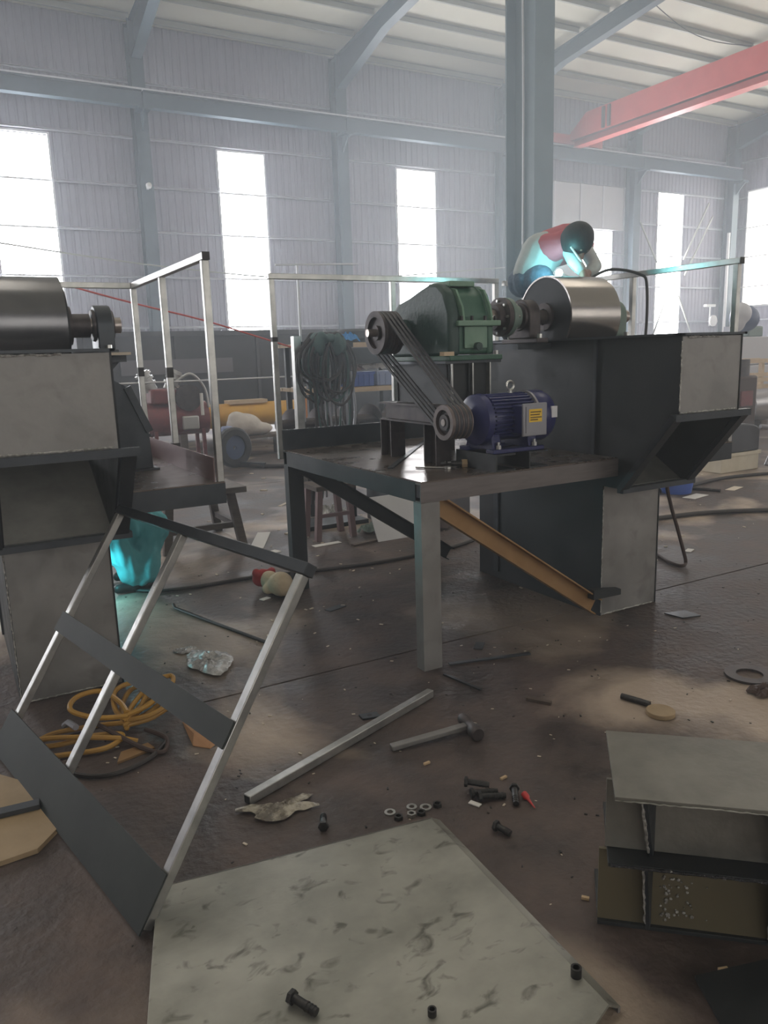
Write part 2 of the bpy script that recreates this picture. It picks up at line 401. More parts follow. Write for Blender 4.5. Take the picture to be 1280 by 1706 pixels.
# right end wall
wr = struct(MB().box(XR+.05, YF, 0, XR+.10, YB, .35).build('wall_right', 'cladding'))
RW = [(-9.4,-7.6), (-3.4,-1.6), (2.6,4.4), (8.6,10.4), (14.2,15.9), (19.9,21.65)]
edges = [YF]+[e for w in RW for e in w]+[YB]
for i in range(0, len(edges), 2): sheet('cladding_sheet', 'y', XR, edges[i], edges[i+1], 0, 12.1, wr, 1)
for a, b in RW:
    sheet('cladding_sheet', 'y', XR, a, b, 7.55, 12.1, wr, 1); sheet('cladding_sheet', 'y', XR, a, b, 0, 3.08, wr, 1)
    window(n, 'y', XR, a, b, 3.08, 7.55, (3.84, 5.02, 6.16), -1, 'pane_warm'); n += 1
for z in GIRTZ:
    last = YF
    for a, b in RW+[(YB, YB)]:
        if z > 3.1 and z < 7.5:
            if a-last > .3: MB().channel((XR-.06, last, z), (XR-.06, a-.02, z), .10, .055, .006, side=-1).build('girt', 'girt_steel', wr)
            last = b
    if not (z > 3.1 and z < 7.5): MB().channel((XR-.06, YF, z), (XR-.06, YB-.3, z), .10, .055, .006, side=-1).build('girt', 'girt_steel', wr)
# the hall goes on behind the camera: front wall with the same windows, left end wall with a gate
wf = struct(MB().box(XL, YF-.10, 0, XR, YF-.06, .35).build('wall_front', 'cladding'))
FW = [(x, x+1.4) for x in (-16.3, -10.3, -4.3, 1.7, 7.5, 13.3, 19.3, 25.0)]
edges = [XL]+[e for w in FW for e in w]+[XR]
for i in range(0, len(edges), 2): sheet('cladding_sheet', 'x', YF, edges[i], edges[i+1], 0, EAVE+.1, wf, -1, .42)
for a, b in FW:
    sheet('cladding_sheet', 'x', YF, a, b, 7.25, EAVE+.1, wf, -1, .42); sheet('cladding_sheet', 'x', YF, a, b, 0, ZS, wf, -1, .42)
    window(n, 'x', YF, a, b, ZS, 7.25, (3.84, 5.02), 1, 'pane_warm'); n += 1
wl = struct(MB().box(XL-.10, YF, 0, XL-.06, YB, .35).build('wall_left', 'cladding'))
sheet('cladding_sheet', 'y', XL, YF, YB, 0, 12.1, wl, -1, .42)

# roof
ce = struct(MB().box(XL, YB-.02, EAVE+.05, XR, YB+.12, EAVE+.09).build('ceiling', 'roof_sheet'))
SKY = [(-17.8,-16.8), (-11.8,-10.8), (-5.8,-4.8), (.2,1.2), (6.2,7.2), (12.2,13.2), (18.2,19.2), (24.2,25.2)]
def roof_piece(x0, x1, y0, y1, name, mat):
    z0, z1 = roof_z(y0), roof_z(y1)
    o = MB().add([(x0,y0,z0),(x1,y0,z0),(x1,y1,z1),(x0,y1,z1),(x0,y0,z0+.05),(x1,y0,z0+.05),(x1,y1,z1+.05),(x0,y1,z1+.05)],
             [(0,3,2,1),(4,5,6,7),(0,1,5,4),(1,2,6,5),(2,3,7,6),(3,0,4,7)][::1]).build(name, mat, ce, smooth=0)
    if mat == 'skylight': glow_face(o, (0,0,-1), 'roof_sheet')
roof_piece(XL, XR, 11.0, YB+.1, 'roof_sheet', 'roof_sheet')
last = XL
for a, b in SKY+[(XR, XR)]:
    roof_piece(last, a, RIDGE, 11.0, 'roof_sheet', 'roof_sheet'); roof_piece(last, a, YF-.1, RIDGE, 'roof_sheet', 'roof_sheet')
    if b > a:
        roof_piece(a, b, RIDGE, 11.0, 'skylight_strip', 'skylight'); roof_piece(a, b, YF-.1, RIDGE, 'roof_sheet', 'roof_sheet')
    last = b
y = YB-.5
while y > 10.0:                                          # purlins
    z = roof_z(y)-.10
    for k in range(3, len(COLX)-1):
        MB().channel((COLX[k]+.1, y, z), (COLX[k+1]-.1, y, z), .06, .16, .006, side=1).build('purlin', 'purlin_steel', ce)
    y -= 1.16
for x in COLX:                                           # tapered rafters
    if x < -7: continue
    pts = [(YB-.12, .95), (YB-.54, .85), (YB-3.2, .42), (10.0, .36)]
    w = .14
    for (ya, da), (yb, db) in zip(pts[:-1], pts[1:]):
        MB().prism([(x-.012, ya, roof_z(ya)-.20), (x-.012, yb, roof_z(yb)-.20), (x-.012, yb, roof_z(yb)-.20-db), (x-.012, ya, roof_z(ya)-.20-da)], (.024,0,0)).build('rafter_web', 'paint_column', ce)
        for za, zb in ((roof_z(ya)-.19, roof_z(yb)-.19), (roof_z(ya)-.20-da, roof_z(yb)-.20-db)):
            MB().bar((x, ya, za), (x, yb, zb), .26, .022).build('rafter_flange', 'paint_column', ce)
# sliding door panel in the bay behind the welder
d1 = struct(MB().box(19.60, YB-.16, 0, 20.92, YB-.10, 7.35).box(20.92, YB-.16, 5.84, 23.1, YB-.10, 7.35).build('door_1', 'door_panel', bevel=.01))
for x in (19.66, 20.9, 22.0, 23.05): MB().box(x-.03, YB-.19, 5.9 if x > 20.9 else 0, x+.03, YB-.16, 7.35).build('door_stile', 'girt_steel', d1)

# free-standing H column
cx, cyy = 5.42, 6.5
t = thing('steel_column', 'tall grey-blue steel H column standing alone behind the bending welder', 'column', (cx, cyy, 0))
for sy in (-1, 1): MB().box(cx-.12, cyy+sy*.215-.010, 0, cx+.12, cyy+sy*.215+.010, 11.4).build('flange', 'paint_column_dark', t)
MB().box(cx-.007, cyy-.205, 0, cx+.007, cyy+.205, 11.4).build('web', 'paint_column_dark', t)
MB().box(cx-.34, cyy-.30, 0, cx+.34, cyy+.30, .03).build('base_plate', 'paint_column_dark', t)
MB().tube([(cx-.03, cyy+.05, 0.03), (cx-.03, cyy+.05, 4.0), (cx-.05, cyy+.06, 6), (cx-.03, cyy+.05, 10)], .012, 6).build('conduit', 'girt_steel', t)

# overhead crane
gx = 20.0
t = thing('overhead_crane', 'red overhead travelling crane girder crossing under the roof', 'crane', (gx, 14, 8.3))
Y0, Y1 = 6.8, YB-.62
MB().box(gx-.20, Y0+.5, 8.52, gx+.20, Y1-.9, 9.25).build('girder_box', 'crane_red', t, bevel=.01)
MB().prism([(gx-.20, Y1-.9, 8.52), (gx-.20, Y1-.9, 9.25), (gx-.20, Y1-.1, 8.72), (gx-.20, Y1-.1, 8.52)], (.40,0,0)).build('girder_end', 'crane_red', t)
MB().ibeam((gx, Y0+.2, 8.42), (gx, Y1, 8.42), .36, .26, .03).build('hoist_rail', 'crane_red', t)
MB().box(gx-1.3, Y1-.16, 8.42, gx+1.3, Y1+.10, 8.72).build('end_truck', 'crane_red', t, bevel=.01)
for s in (-1.05, 1.05): MB().cyl((gx+s, Y1-.10, 8.47), (gx+s, Y1+.05, 8.47), .12, 16).build('wheel', 'crane_dark', t)
for k, yy in enumerate((Y1-2.0, Y1-1.75)): MB().box(gx-.26, yy, 8.56, gx-.2, yy+.10, 9.2).build('stiffener', 'crane_dark', t)
MB().tube(curve_pts([(gx-2.4, 16.2, 10.5), (gx-1.5, 15.9, 9.9), (gx-.9, 15.4, 9.5), (gx-.1, 14.8, 9.3)]), .012, 6).build('festoon_cable', 'hose_dark', t)

# wall lamps
for i, (x, z, lab) in enumerate(((5.4, 6.05, 'small white lamp on the wall column left of the second window'), (17.3, 6.0, 'small white lamp on the wall column beside the lone blue column'))):
    t = thing('wall_lamp', lab, 'lamp', (x, YB-.56, z), 'wall lamps')
    MB().box(x-.03, YB-.56, z-.05, x+.03, YB-.53, z+.05).build('bracket', 'girt_steel', t)
    MB().lathe((x, YB-.80, z+.03), (0, .25, -.03), [(0,.03), (.02,.06), (.1,.08), (.2,.05), (.24,.03)], 16).build('shade', 'white_paint', t)

# ================================================================== ELEVATOR HEADS
def rect_tube(mb, p0, p1, s=.036, up=(0,0,1)): return mb.bar(p0, p1, s, s, up)
def bead(pts, r=.006):                                    # lumpy weld bead
    out = []
    for a, b in zip(pts[:-1], pts[1:]):
        a = Vector(a); b = Vector(b); m = max(2, int((b-a).length/.012))
        out += [a.lerp(b, k/m)+Vector((random.uniform(-1,1), random.uniform(-1,1), random.uniform(-1,1)))*.0015 for k in range(m)]
    return MB().tube(out, [r*random.uniform(.6, 1.25) for _ in out], 6)
def casing(dx, dy, label, facemat, x0=3.32, x1=3.80):
    X = lambda v: v+dx
    Yy = lambda v: v+dy
    x0 += dx; x1 += dx
    t = thing('elevator_casing', label, 'machine casing', ((x0+x1)/2, Yy(3.9), 0))
    side = [(4.51, 0), (3.293, 0), (3.293, .80), (3.12, .80), (2.776, 1.24), (2.776, 1.645), (4.62, 1.645), (4.62, 1.25), (4.51, 1.1)]
    for xx, e in ((x0, .008), (x1-.008, .008)):
        MB().prism([(xx, Yy(a), b) for a, b in side], (e,0,0)).build('side_plate', 'mill_dark', t)
    MB().box(x0+.008, Yy(3.297), .0, x1-.008, Yy(3.305), .80).build('leg_front_plate', facemat, t)
    MB().box(x0+.008, Yy(4.49), 0, x1-.008, Yy(4.498), 1.1).build('leg_back_plate', 'mill_dark', t)
    MB().box(x0+.008, Yy(2.780), 1.235, x1-.008, Yy(2.788), 1.640).build('head_front_plate', facemat, t)
    MB().box(x0+.008, Yy(4.605), 1.26, x1-.008, Yy(4.613), 1.640).build('head_back_plate', 'mill_dark', t)
    MB().prism([(x0+.008, Yy(3.12), .805), (x0+.008, Yy(3.30), .805), (x0+.008, Yy(3.30), .797), (x0+.008, Yy(3.12), .797)], (x1-x0-.016,0,0)).build('chute_lip', 'plate_grey', t)
    MB().prism([(x0+.008, Yy(3.14), .812), (x0+.008, Yy(3.66), 1.12), (x0+.008, Yy(3.66), 1.128), (x0+.008, Yy(3.14), .820)], (x1-x0-.016,0,0)).build('chute_floor', 'chute_steel', t)
    # top rim angle
    fz = 1.645
    for (ax, bx) in ((x0-.022, x0+.008), (x1-.008, x1+.012)): MB().box(ax, Yy(2.76), fz, bx, Yy(4.64), fz+.012).build('rim_flange', 'mill_scale', t)
    MB().box(x0-.022, Yy(2.76), fz, x1+.012, Yy(2.80), fz+.012).build('rim_flange', 'mill_scale', t)
    MB().box(x0-.022, Yy(4.60), fz, x1+.012, Yy(4.64), fz+.012).build('rim_flange', 'mill_scale', t)
    # flange round the slanting outlet
    d = Vector((0, .344, -.44)).normalized(); nrm = Vector((0, -d.z, d.y))
    A = Vector((0, Yy(2.765), 1.245)); B = Vector((0, Yy(3.12), .795))
    MB().box(x0-.045, Yy(2.752), 1.208, x1+.075, Yy(2.79), 1.244).build('outlet_flange', 'mill_scale', t)
    for xx in (x0-.03, x1+.03):
        MB().bar(A+Vector((xx, .0, -.02)), B+Vector((xx, 0, .01)), .06, .035, up=tuple(nrm)).build('outlet_flange', 'mill_scale', t)
    MB().box(x0-.045, Yy(3.095), .785, x1+.075, Yy(3.14), .815).build('outlet_flange', 'mill_scale', t)
    # welds
    bead([(x0+.015, Yy(2.777), 1.25), (x1-.02, Yy(2.777), 1.25)], .005).build('weld_bead', 'weld_bead', t)
    bead([(x0+.004, Yy(2.776), 1.26), (x0+.004, Yy(2.776), 1.63)], .004).build('weld_bead', 'weld_bead', t)
    bead([(x0+.004, Yy(3.292), .02), (x0+.004, Yy(3.292), .79)], .003).build('weld_bead', 'weld_bead', t)
    bead([(x0+.02, Yy(3.294), .006), (x1-.02, Yy(3.294), .006)], .004).build('weld_bead', 'weld_bead', t)
    bead([(x0+.05, Yy(2.777), 1.637), (x1-.18, Yy(2.777), 1.637)], .006).build('weld_bead', 'weld_bead', t)
    # stiffening seams on the dark side
    MB().box(x0-.012, Yy(3.36), .85, x0, Yy(3.385), 1.64).build('side_seam', 'mill_scale', t)
    MB().box(x0-.012, Yy(4.28), .05, x0, Yy(4.33), .80).build('side_seam', 'mill_scale', t)
    for xx, s in ((x0, -1), (x1, 1)):                      # bearing ledges
        MB().box(min(xx, xx+s*.26), Yy(3.76), 1.60, max(xx, xx+s*.26), Yy(3.98), 1.635).build('bearing_ledge', 'mill_scale', t)
        if s > 0: MB().prism([(xx+s*.02, Yy(3.86), 1.60), (xx+s*.24, Yy(3.86), 1.60), (xx+s*.02, Yy(3.86), 1.38)], (0,.012,0)).build('ledge_gusset', 'mill_scale', t)
    return t
def drum(dx, dy, label, smat, plates=False):
    cx0, cx1, cy, cz, r = 3.36+dx, 3.765+dx, 3.87+dy, 1.795, .248
    t = thing('pulley_drum', label, 'drum', ((cx0+cx1)/2, cy, 1.65), None)
    MB().lathe((cx0, cy, cz), (1,0,0), [(0,r-.01), (0,r), (cx1-cx0,r), (cx1-cx0,r-.01)], 72, True).build('shell', smat, t)
    for xx in (cx0+.004, cx1-.010):
        MB().cyl((xx, cy, cz), (xx+.006, cy, cz), r-.008, 64).build('end_disc', 'disc_dark', t)
    for xx, e in ((cx0-.012, .02), (cx1-.008, .02)):
        MB().lathe((xx, cy, cz), (1,0,0), [(0,.05), (0,.085), (e,.085), (e,.05)], 28, True).build('hub', 'cast_iron', t)
    MB().cyl((cx0-.62 if not plates else cx0-.3, cy, cz), (cx1+.30, cy, cz), .042, 28).build('shaft', 'bare_shaft', t)
    if plates:
        MB().lathe((cx1+.004, cy, cz), (1,0,0), [(0,.04), (0,r*.82), (.012,r*.82), (.012,.04)], 48, True).build('end_rim', 'mill_dark', t)
        MB().lathe((cx1+.02, cy, cz), (1,0,0), [(0,.04), (0,.10), (.025,.10), (.03,.062), (.12,.062), (.12,.04)], 32, True).build('collar', 'cast_iron', t)
    return t
def pillow(cx, cy, zb, cz, label, mat):
    t = thing('pillow_block', label, 'bearing', (cx, cy, zb))
    MB().box(cx-.045, cy-.17, zb, cx+.045, cy+.17, zb+.03).build('foot', mat, t, bevel=.006)
    prof = [(cy-.10, zb+.03), (cy-.105, cz)] + [(cy-.105*math.cos(a), cz+.105*math.sin(a)) for a in [math.pi*k/12 for k in range(1, 12)]] + [(cy+.105, cz), (cy+.10, zb+.03)]
    MB().prism([(cx-.042, a, b) for a, b in prof], (.084,0,0)).build('housing', mat, t, bevel=.006)
    for s in (-1, 1):
        MB().lathe((cx+s*.042, cy, cz), (s,0,0), [(0,.085), (.012,.08), (.012,.045)], 24).build('cap', 'cast_iron', t)
        MB().cyl((cx, cy+s*.14, zb+.03), (cx, cy+s*.14, zb+.055), .016, 6).build('bolt', 'zinc', t)
    return t
RX = (0., 0.); LX = (-3.165, .62)
casing(0, 0, 'dark steel elevator casing on the right with one bare grey end face', 'plate_grey')
casing(LX[0], LX[1], 'steel elevator casing cut off by the left edge of the picture', 'plate_grey')
drum(0, 0, 'polished steel drum on top of the right casing under the welder', 'drum_steel')
drum(LX[0], LX[1], 'grey steel drum on the left casing with a bright highlight band', 'drum_dark', True)
pillow(3.20, 3.87, 1.635, 1.795, 'bearing block between green gearbox and polished drum', 'cast_iron')
pillow(3.93, 3.87, 1.635, 1.795, 'bearing block at the far end of the polished drum', 'machine_green')
pillow(3.97+LX[0], 3.87+LX[1], 1.635, 1.795, 'grey bearing block at the end of the left drum shaft', 'mill_scale')
# wide flat packing pad under the left bearing
one('packing_shim', 'pale flat shim lying beside the left bearing block', 'shim', MB().box(.78, 4.28, 1.636, .90, 4.36, 1.650), 'paper_warm', (.84, 4.32, 1.636))

# ---- drive platform of the right head
t = thing('drive_platform', 'dark steel platform carrying the blue motor and green gearbox', 'platform', (2.65, 4.05, 0))
px0, px1, py0, py1, pz = 1.98, 3.31, 3.17, 4.92, .98
MB().box(px0+.01, py0+.01, pz-.006, px1, py1-.01, pz).build('deck_plate', 'plate_deck', t)
MB().channel((px0, py0+.025, pz-.055), (px1, py0+.025, pz-.055), .05, .098, .008, side=-1).build('edge_channel', 'channel_lit', t)
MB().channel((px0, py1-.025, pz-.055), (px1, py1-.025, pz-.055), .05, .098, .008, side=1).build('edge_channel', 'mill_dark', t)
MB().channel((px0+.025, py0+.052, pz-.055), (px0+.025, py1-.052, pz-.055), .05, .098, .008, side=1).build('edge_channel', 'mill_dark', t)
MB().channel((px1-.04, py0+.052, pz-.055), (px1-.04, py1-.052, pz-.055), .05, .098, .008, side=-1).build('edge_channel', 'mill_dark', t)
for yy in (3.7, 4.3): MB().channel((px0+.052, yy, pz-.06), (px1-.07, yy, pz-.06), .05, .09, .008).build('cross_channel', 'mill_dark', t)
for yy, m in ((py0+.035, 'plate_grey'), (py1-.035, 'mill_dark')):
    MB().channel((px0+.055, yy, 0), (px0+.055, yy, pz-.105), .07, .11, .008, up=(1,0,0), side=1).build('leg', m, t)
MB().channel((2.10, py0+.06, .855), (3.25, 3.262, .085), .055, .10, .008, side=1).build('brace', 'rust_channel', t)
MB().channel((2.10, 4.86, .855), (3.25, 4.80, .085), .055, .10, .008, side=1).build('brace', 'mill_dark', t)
MB().prism([(3.20, 3.225, .20), (3.42, 3.225, .17), (3.42, 3.225, .135), (3.20, 3.225, .14)], (0,.05,0)).build('brace_cleat', 'mill_dark', t)
MB().box(px0, py1-.008, pz, px1, py1, pz+.135).build('toe_board', 'mill_scale', t)
MB().bar((px0+.12, py0+.5, pz+.004), (px1-.35, py1-.25, pz+.004), .03, .008).build('deck_bar', 'mill_scale', t)
# rear guard rail
t = thing('guard_rail', 'square-tube guard rail behind the green gearbox, lit cyan in places', 'railing', (2.88, 4.95, pz))
for x in (1.97, 2.885, 3.80): rect_tube(MB(), (x, 4.942, pz-.06), (x, 4.942, 2.10), up=(0,1,0)).build('post', 'tube_galv', t, bevel=.003)
rect_tube(MB(), (1.95, 4.942, 2.118), (3.82, 4.942, 2.118)).build('top_rail', 'tube_galv', t, bevel=.003)
for x in (1.97, 2.885): MB().bar((x, 4.942, 1.70), (x, 4.942, 1.73), .038, .038, (0,1,0)).build('weld_mark', 'weld_burn', t)

# ---- narrow service platforms on the far side of each head
def service(dx, dy, plabel, rlabel, toe):
    X0, X1, Y0, Y1 = 3.81+dx, 4.39+dx, 3.24+dy, 4.88+dy
    t = thing('service_platform', plabel, 'platform', ((X0+X1)/2, (Y0+Y1)/2, pz-.12))
    MB().box(X0, Y0, pz-.006, X1, Y1, pz).build('deck_plate', 'plate_deck', t)
    MB().channel((X0, Y0+.03, pz-.06), (X1, Y0+.03, pz-.06), .06, .105, .008, side=-1).build('edge_channel', 'mill_scale', t)
    MB().channel((X0, Y1-.03, pz-.06), (X1, Y1-.03, pz-.06), .06, .105, .008, side=1).build('edge_channel', 'mill_scale', t)
    MB().channel((X1-.03, Y0+.062, pz-.06), (X1-.03, Y1-.062, pz-.06), .06, .105, .008, side=-1).build('edge_channel', 'mill_scale', t)
    MB().channel((X0+.04, Y0+.062, pz-.06), (X0+.04, Y1-.062, pz-.06), .06, .105, .008, side=1).build('edge_channel', 'mill_dark', t)
    MB().box(X1-.048, Y0+.03, pz, X1-.042, Y1-.03, pz+.125).build('toe_board', toe, t)
    MB().box(X0+.02, Y1-.018, pz, X1-.05, Y1-.012, pz+.125).build('toe_board', toe, t)
    r = thing('guard_rail', rlabel, 'railing', (X1-.02, (Y0+Y1)/2, pz))
    xr = X1-.02
    for k, yy in enumerate((Y0+.02, Y0+.86, Y1-.02)):
        rect_tube(MB(), (xr, yy, pz-.0), (xr, yy, 2.075), up=(0,1,0)).build('post', 'tube_galv', r, bevel=.003)
        if k: MB().bar((xr, yy, 1.50), (xr, yy, 1.56), .039, .039, (0,1,0)).build('weld_mark', 'weld_burn', r)
        if k: MB().bar((xr, yy, pz), (xr, yy, pz+.13), .046, .046, (0,1,0)).build('socket', 'weld_burn', r)
    rect_tube(MB(), (xr, Y0-.01, 2.093), (xr, Y1+.0, 2.093)).build('top_rail', 'tube_galv', r, bevel=.003)
    MB().box(xr-.019, Y0-.014, 2.074, xr+.019, Y0-.010, 2.112).build('end_cap', 'weld_burn', r)
    rect_tube(MB(), (xr-.018, Y1-.02, 2.093), (X0+.0, Y1-.02, 2.093)).build('return_rail', 'tube_galv', r, bevel=.003)
    return t
service(0, 0, 'service platform hidden behind the right casing under the far railing', 'square-tube railing glowing cyan to the right of the polished drum', 'mill_scale')
service(LX[0], LX[1], 'service platform with pink toe boards beside the left casing', 'bare square-tube railing standing on the pink-edged left platform', 'toe_pink')

# ---- gearbox stand
t = thing('gearbox_stand', 'dark steel stand of beam offcuts carrying the green gearbox', 'stand', (2.6, 3.9, pz))
for x in (2.41, 2.78):
    MB().ibeam((x, 3.58, 1.255), (x, 4.24, 1.255), .09, .11, .010).build('beam', 'cast_iron', t)
    for yy in (3.67, 4.17):
        MB().ibeam((x, yy, pz), (x, yy, 1.20), .10, .13, .010, up=(0,1,0)).build('leg', 'cast_iron', t)
for x, w in ((2.47, .008), (2.60, .008), (2.74, .008)):
    MB().box(x-w/2, 3.62, 1.31, x+w/2, 4.2, 1.535).build('upright_plate', 'mill_dark', t)
for yy in (3.64, 4.18): MB().box(2.46, yy, 1.31, 2.75, yy+.008, 1.535).build('end_plate', 'mill_dark', t)
for x in (2.475, 2.615, 2.735): MB().box(x-.004, 3.605, 1.31, x+.004, 3.64, 1.535).build('edge_rib', 'tube_galv', t)
MB().box(2.42, 3.59, 1.535, 2.80, 4.24, 1.55).build('top_plate', 'mill_scale', t)

# ---- green gear reducer
g0 = 1.55
t = thing('gear_reducer', 'green cast gearbox on the right platform with its side cover coloured in shade', 'gearbox', (2.6, 3.9, g0))
prof = [(4.22,1.575), (4.26,1.66), (4.26,1.76), (4.22,1.84), (4.14,1.89), (4.02,1.915), (3.90,1.95), (3.80,1.975), (3.72,1.97), (3.65,1.92), (3.60,1.80), (3.60,1.575)]
def scaled(p, k, c=(3.90,1.72)): return [(c[0]+(a-c[0])*k, c[1]+(b-c[1])*k) for a, b in p]
MB().prism([(2.52, a, b) for a, b in scaled(prof, .93)], (.22,0,0)).build('housing', 'reducer_green', t, bevel=.015)
MB().prism([(2.455, a, b) for a, b in prof], (.075,0,0)).build('gear_cover', 'reducer_dark', t, bevel=.02)
MB().prism([(2.72, a, b) for a, b in scaled(prof, .96)], (.045,0,0)).build('end_cover', 'reducer_green', t, bevel=.012)
MB().box(2.50, 3.575, 1.735, 2.79, 4.22, 1.765).build('split_flange', 'reducer_pale', t, bevel=.005)
MB().box(2.44, 3.575, 1.55, 2.80, 4.24, 1.578).build('base_flange', 'reducer_green', t, bevel=.005)
MB().box(2.56, 3.604, 1.615, 2.715, 3.612, 1.735).build('front_pad', 'reducer_pale', t, bevel=.004)
MB().box(2.53, 3.70, 1.955, 2.70, 3.92, 1.985).build('inspection_cover', 'reducer_pale', t, bevel=.005)
for x in (2.545, 2.735): MB().prism([(x-.006, 3.585, 1.765), (x-.006, 3.66, 1.765), (x-.006, 3.72, 1.95), (x-.006, 3.66, 1.935), (x-.006, 3.60, 1.84)], (.012,0,0)).build('rib', 'reducer_pale', t)
MB().cyl((2.64, 3.605, 1.625), (2.64, 3.575, 1.625), .022, 8).build('drain_plug', 'reducer_dark', t)
for x in (2.53, 2.60, 2.69, 2.76):
    MB().cyl((x, 3.592, 1.765), (x, 3.592, 1.79), .010, 6).build('bolt', 'bolt_dark', t)
for x in (2.47, 2.77):
    MB().cyl((x, 3.60, 1.578), (x, 3.60, 1.60), .014, 6).build('bolt', 'zinc', t)
MB().lathe((2.765, 3.87, 1.795), (1,0,0), [(0,.10), (.02,.10), (.03,.07), (.05,.065)], 28).build('output_cap', 'reducer_green', t)
MB().cyl((2.79, 3.87, 1.795), (2.975, 3.87, 1.795), .048, 28).build('output_shaft', 'bare_shaft', t)
MB().lathe((2.455, 4.07, 1.72), (-1,0,0), [(0,.075), (.02,.075), (.03,.05)], 24).build('input_cap', 'reducer_dark', t)
MB().cyl((2.47, 4.07, 1.72), (2.20, 4.07, 1.72), .022, 20).build('input_shaft', 'bare_shaft', t)
MB().box(2.41, 3.585, 1.578, 2.475, 3.63, 1.60).build('packing_wood', 'wood_pale', t)
# coupling
t = thing('shaft_coupling', 'dark flanged coupling on the shaft between gearbox and drum', 'coupling', (3.03, 3.87, 1.70))
MB().lathe((2.955, 3.87, 1.795), (1,0,0), [(0,.05), (0,.075), (.04,.078), (.045,.115), (.075,.115), (.075,.05)], 32, True).build('hub_flange', 'cast_iron', t)
MB().lathe((3.035, 3.87, 1.795), (1,0,0), [(0,.05), (0,.115), (.03,.115), (.035,.078), (.09,.075), (.09,.05)], 32, True).build('hub_flange', 'machine_green', t)
for k in range(8):
    a = 2*math.pi*k/8; yy, zz = 3.87+.095*math.cos(a), 1.795+.095*math.sin(a)
    MB().cyl((2.985, yy, zz), (3.085, yy, zz), .009, 6).build('bolt', 'zinc', t)

# ---- electric motor
mx, my, mz = 2.66, 3.37, 1.24
t = thing('electric_motor', 'blue finned electric motor with yellow label on terminal box', 'motor', (mx, my, 1.08))
MB().cyl((2.47, my, mz), (2.79, my, mz), .118, 40).build('stator_body', 'motor_blue', t)
fins = MB()
for k in range(36):
    a = 2*math.pi*k/36; c, s = math.cos(a), math.sin(a)
    if s < -.75: continue
    fins.sweep((2.50, my+c*.122, mz+s*.122), (2.77, my+c*.122, mz+s*.122), [(-.0035,-.012), (.0035,-.012), (.0035,.012), (-.0035,.012)], (0, c, s))
fins.build('cooling_fins', 'motor_blue', t, smooth=20)
MB().lathe((2.42, my, mz), (1,0,0), [(0,.05), (.012,.10), (.03,.135), (.065,.138), (.07,.12)], 36).build('end_bell', 'motor_blue', t)
MB().lathe((2.78, my, mz), (1,0,0), [(0,.136), (.008,.140), (.10,.140), (.125,.128), (.13,.10), (.13,.02)], 40).build('fan_cover', 'motor_blue', t)
MB().lathe((2.775, my, mz), (1,0,0), [(0,.143), (.014,.143)], 40).build('cover_band', 'motor_grey', t)
MB().box(2.862, my-.1425, mz-.005, 2.90, my-.132, mz+.055).build('rating_sticker', 'label_white', t)
tb = MB().box(2.615, my-.20, mz-.075, 2.755, my-.105, mz+.075).build('terminal_box', 'motor_blue', t, bevel=.006)
MB().box(2.605, my-.214, mz-.085, 2.765, my-.200, mz+.085).build('cover_frame', 'motor_grey', tb, bevel=.004)
MB().box(2.622, my-.218, mz-.068, 2.748, my-.2141, mz+.068).build('cover_plate', 'motor_grey', tb)
MB().box(2.640, my-.2195, mz-.012, 2.726, my-.2181, mz+.055).build('warning_label', 'label_yellow', tb)
for k, (a, b) in enumerate(((.040,.070), (.026,.062), (.012,.075), (.0,.05))):
    MB().box(2.648, my-.2203, mz+a-.003, 2.648+b, my-.2196, mz+a+.003).build('print_line', 'print_ink', tb)
MB().cyl((2.69, my, mz+.12), (2.69, my, mz+.145), .014, 10).build('eyebolt_shank', 'zinc', t)
MB().tube([(2.69+.024*math.cos(a), my, mz+.170+.024*math.sin(a)) for a in [2*math.pi*k/18 for k in range(18)]], .007, 8, True).build('lifting_eye', 'zinc', t)
for x in (2.51, 2.75):
    MB().prism([(x-.03, my-.125, 1.085), (x-.03, my+.125, 1.085), (x-.03, my+.10, 1.17), (x-.03, my-.10, 1.17)], (.06,0,0)).build('foot_web', 'motor_blue', t, bevel=.005)
for s in (-1, 1):
    MB().box(2.46, my+s*.12-.035, 1.07, 2.80, my+s*.12+.035, 1.092).build('foot', 'motor_blue', t, bevel=.004)
    for x in (2.51, 2.75):
        MB().cyl((x, my+s*.13, 1.092), (x, my+s*.13, 1.112), .014, 6).build('foot_bolt', 'zinc', t)
        MB().cyl((x, my+s*.13, 1.112), (x, my+s*.13, 1.128), .008, 8).build('bolt_end', 'zinc', t)
MB().cyl((2.42, my, mz), (2.25, my, mz), .019, 16).build('shaft', 'bare_shaft', t)
t = thing('channel_packers', 'pair of dark channel offcuts under the blue motor', 'packing', (2.64, my, pz))
for x in (2.52, 2.74):
    MB().channel((x, my-.18, pz+.045), (x, my+.18, pz+.045), .13, .09, .009, up=(0,0,1), side=1).build('channel_piece', 'mill_dark', t)
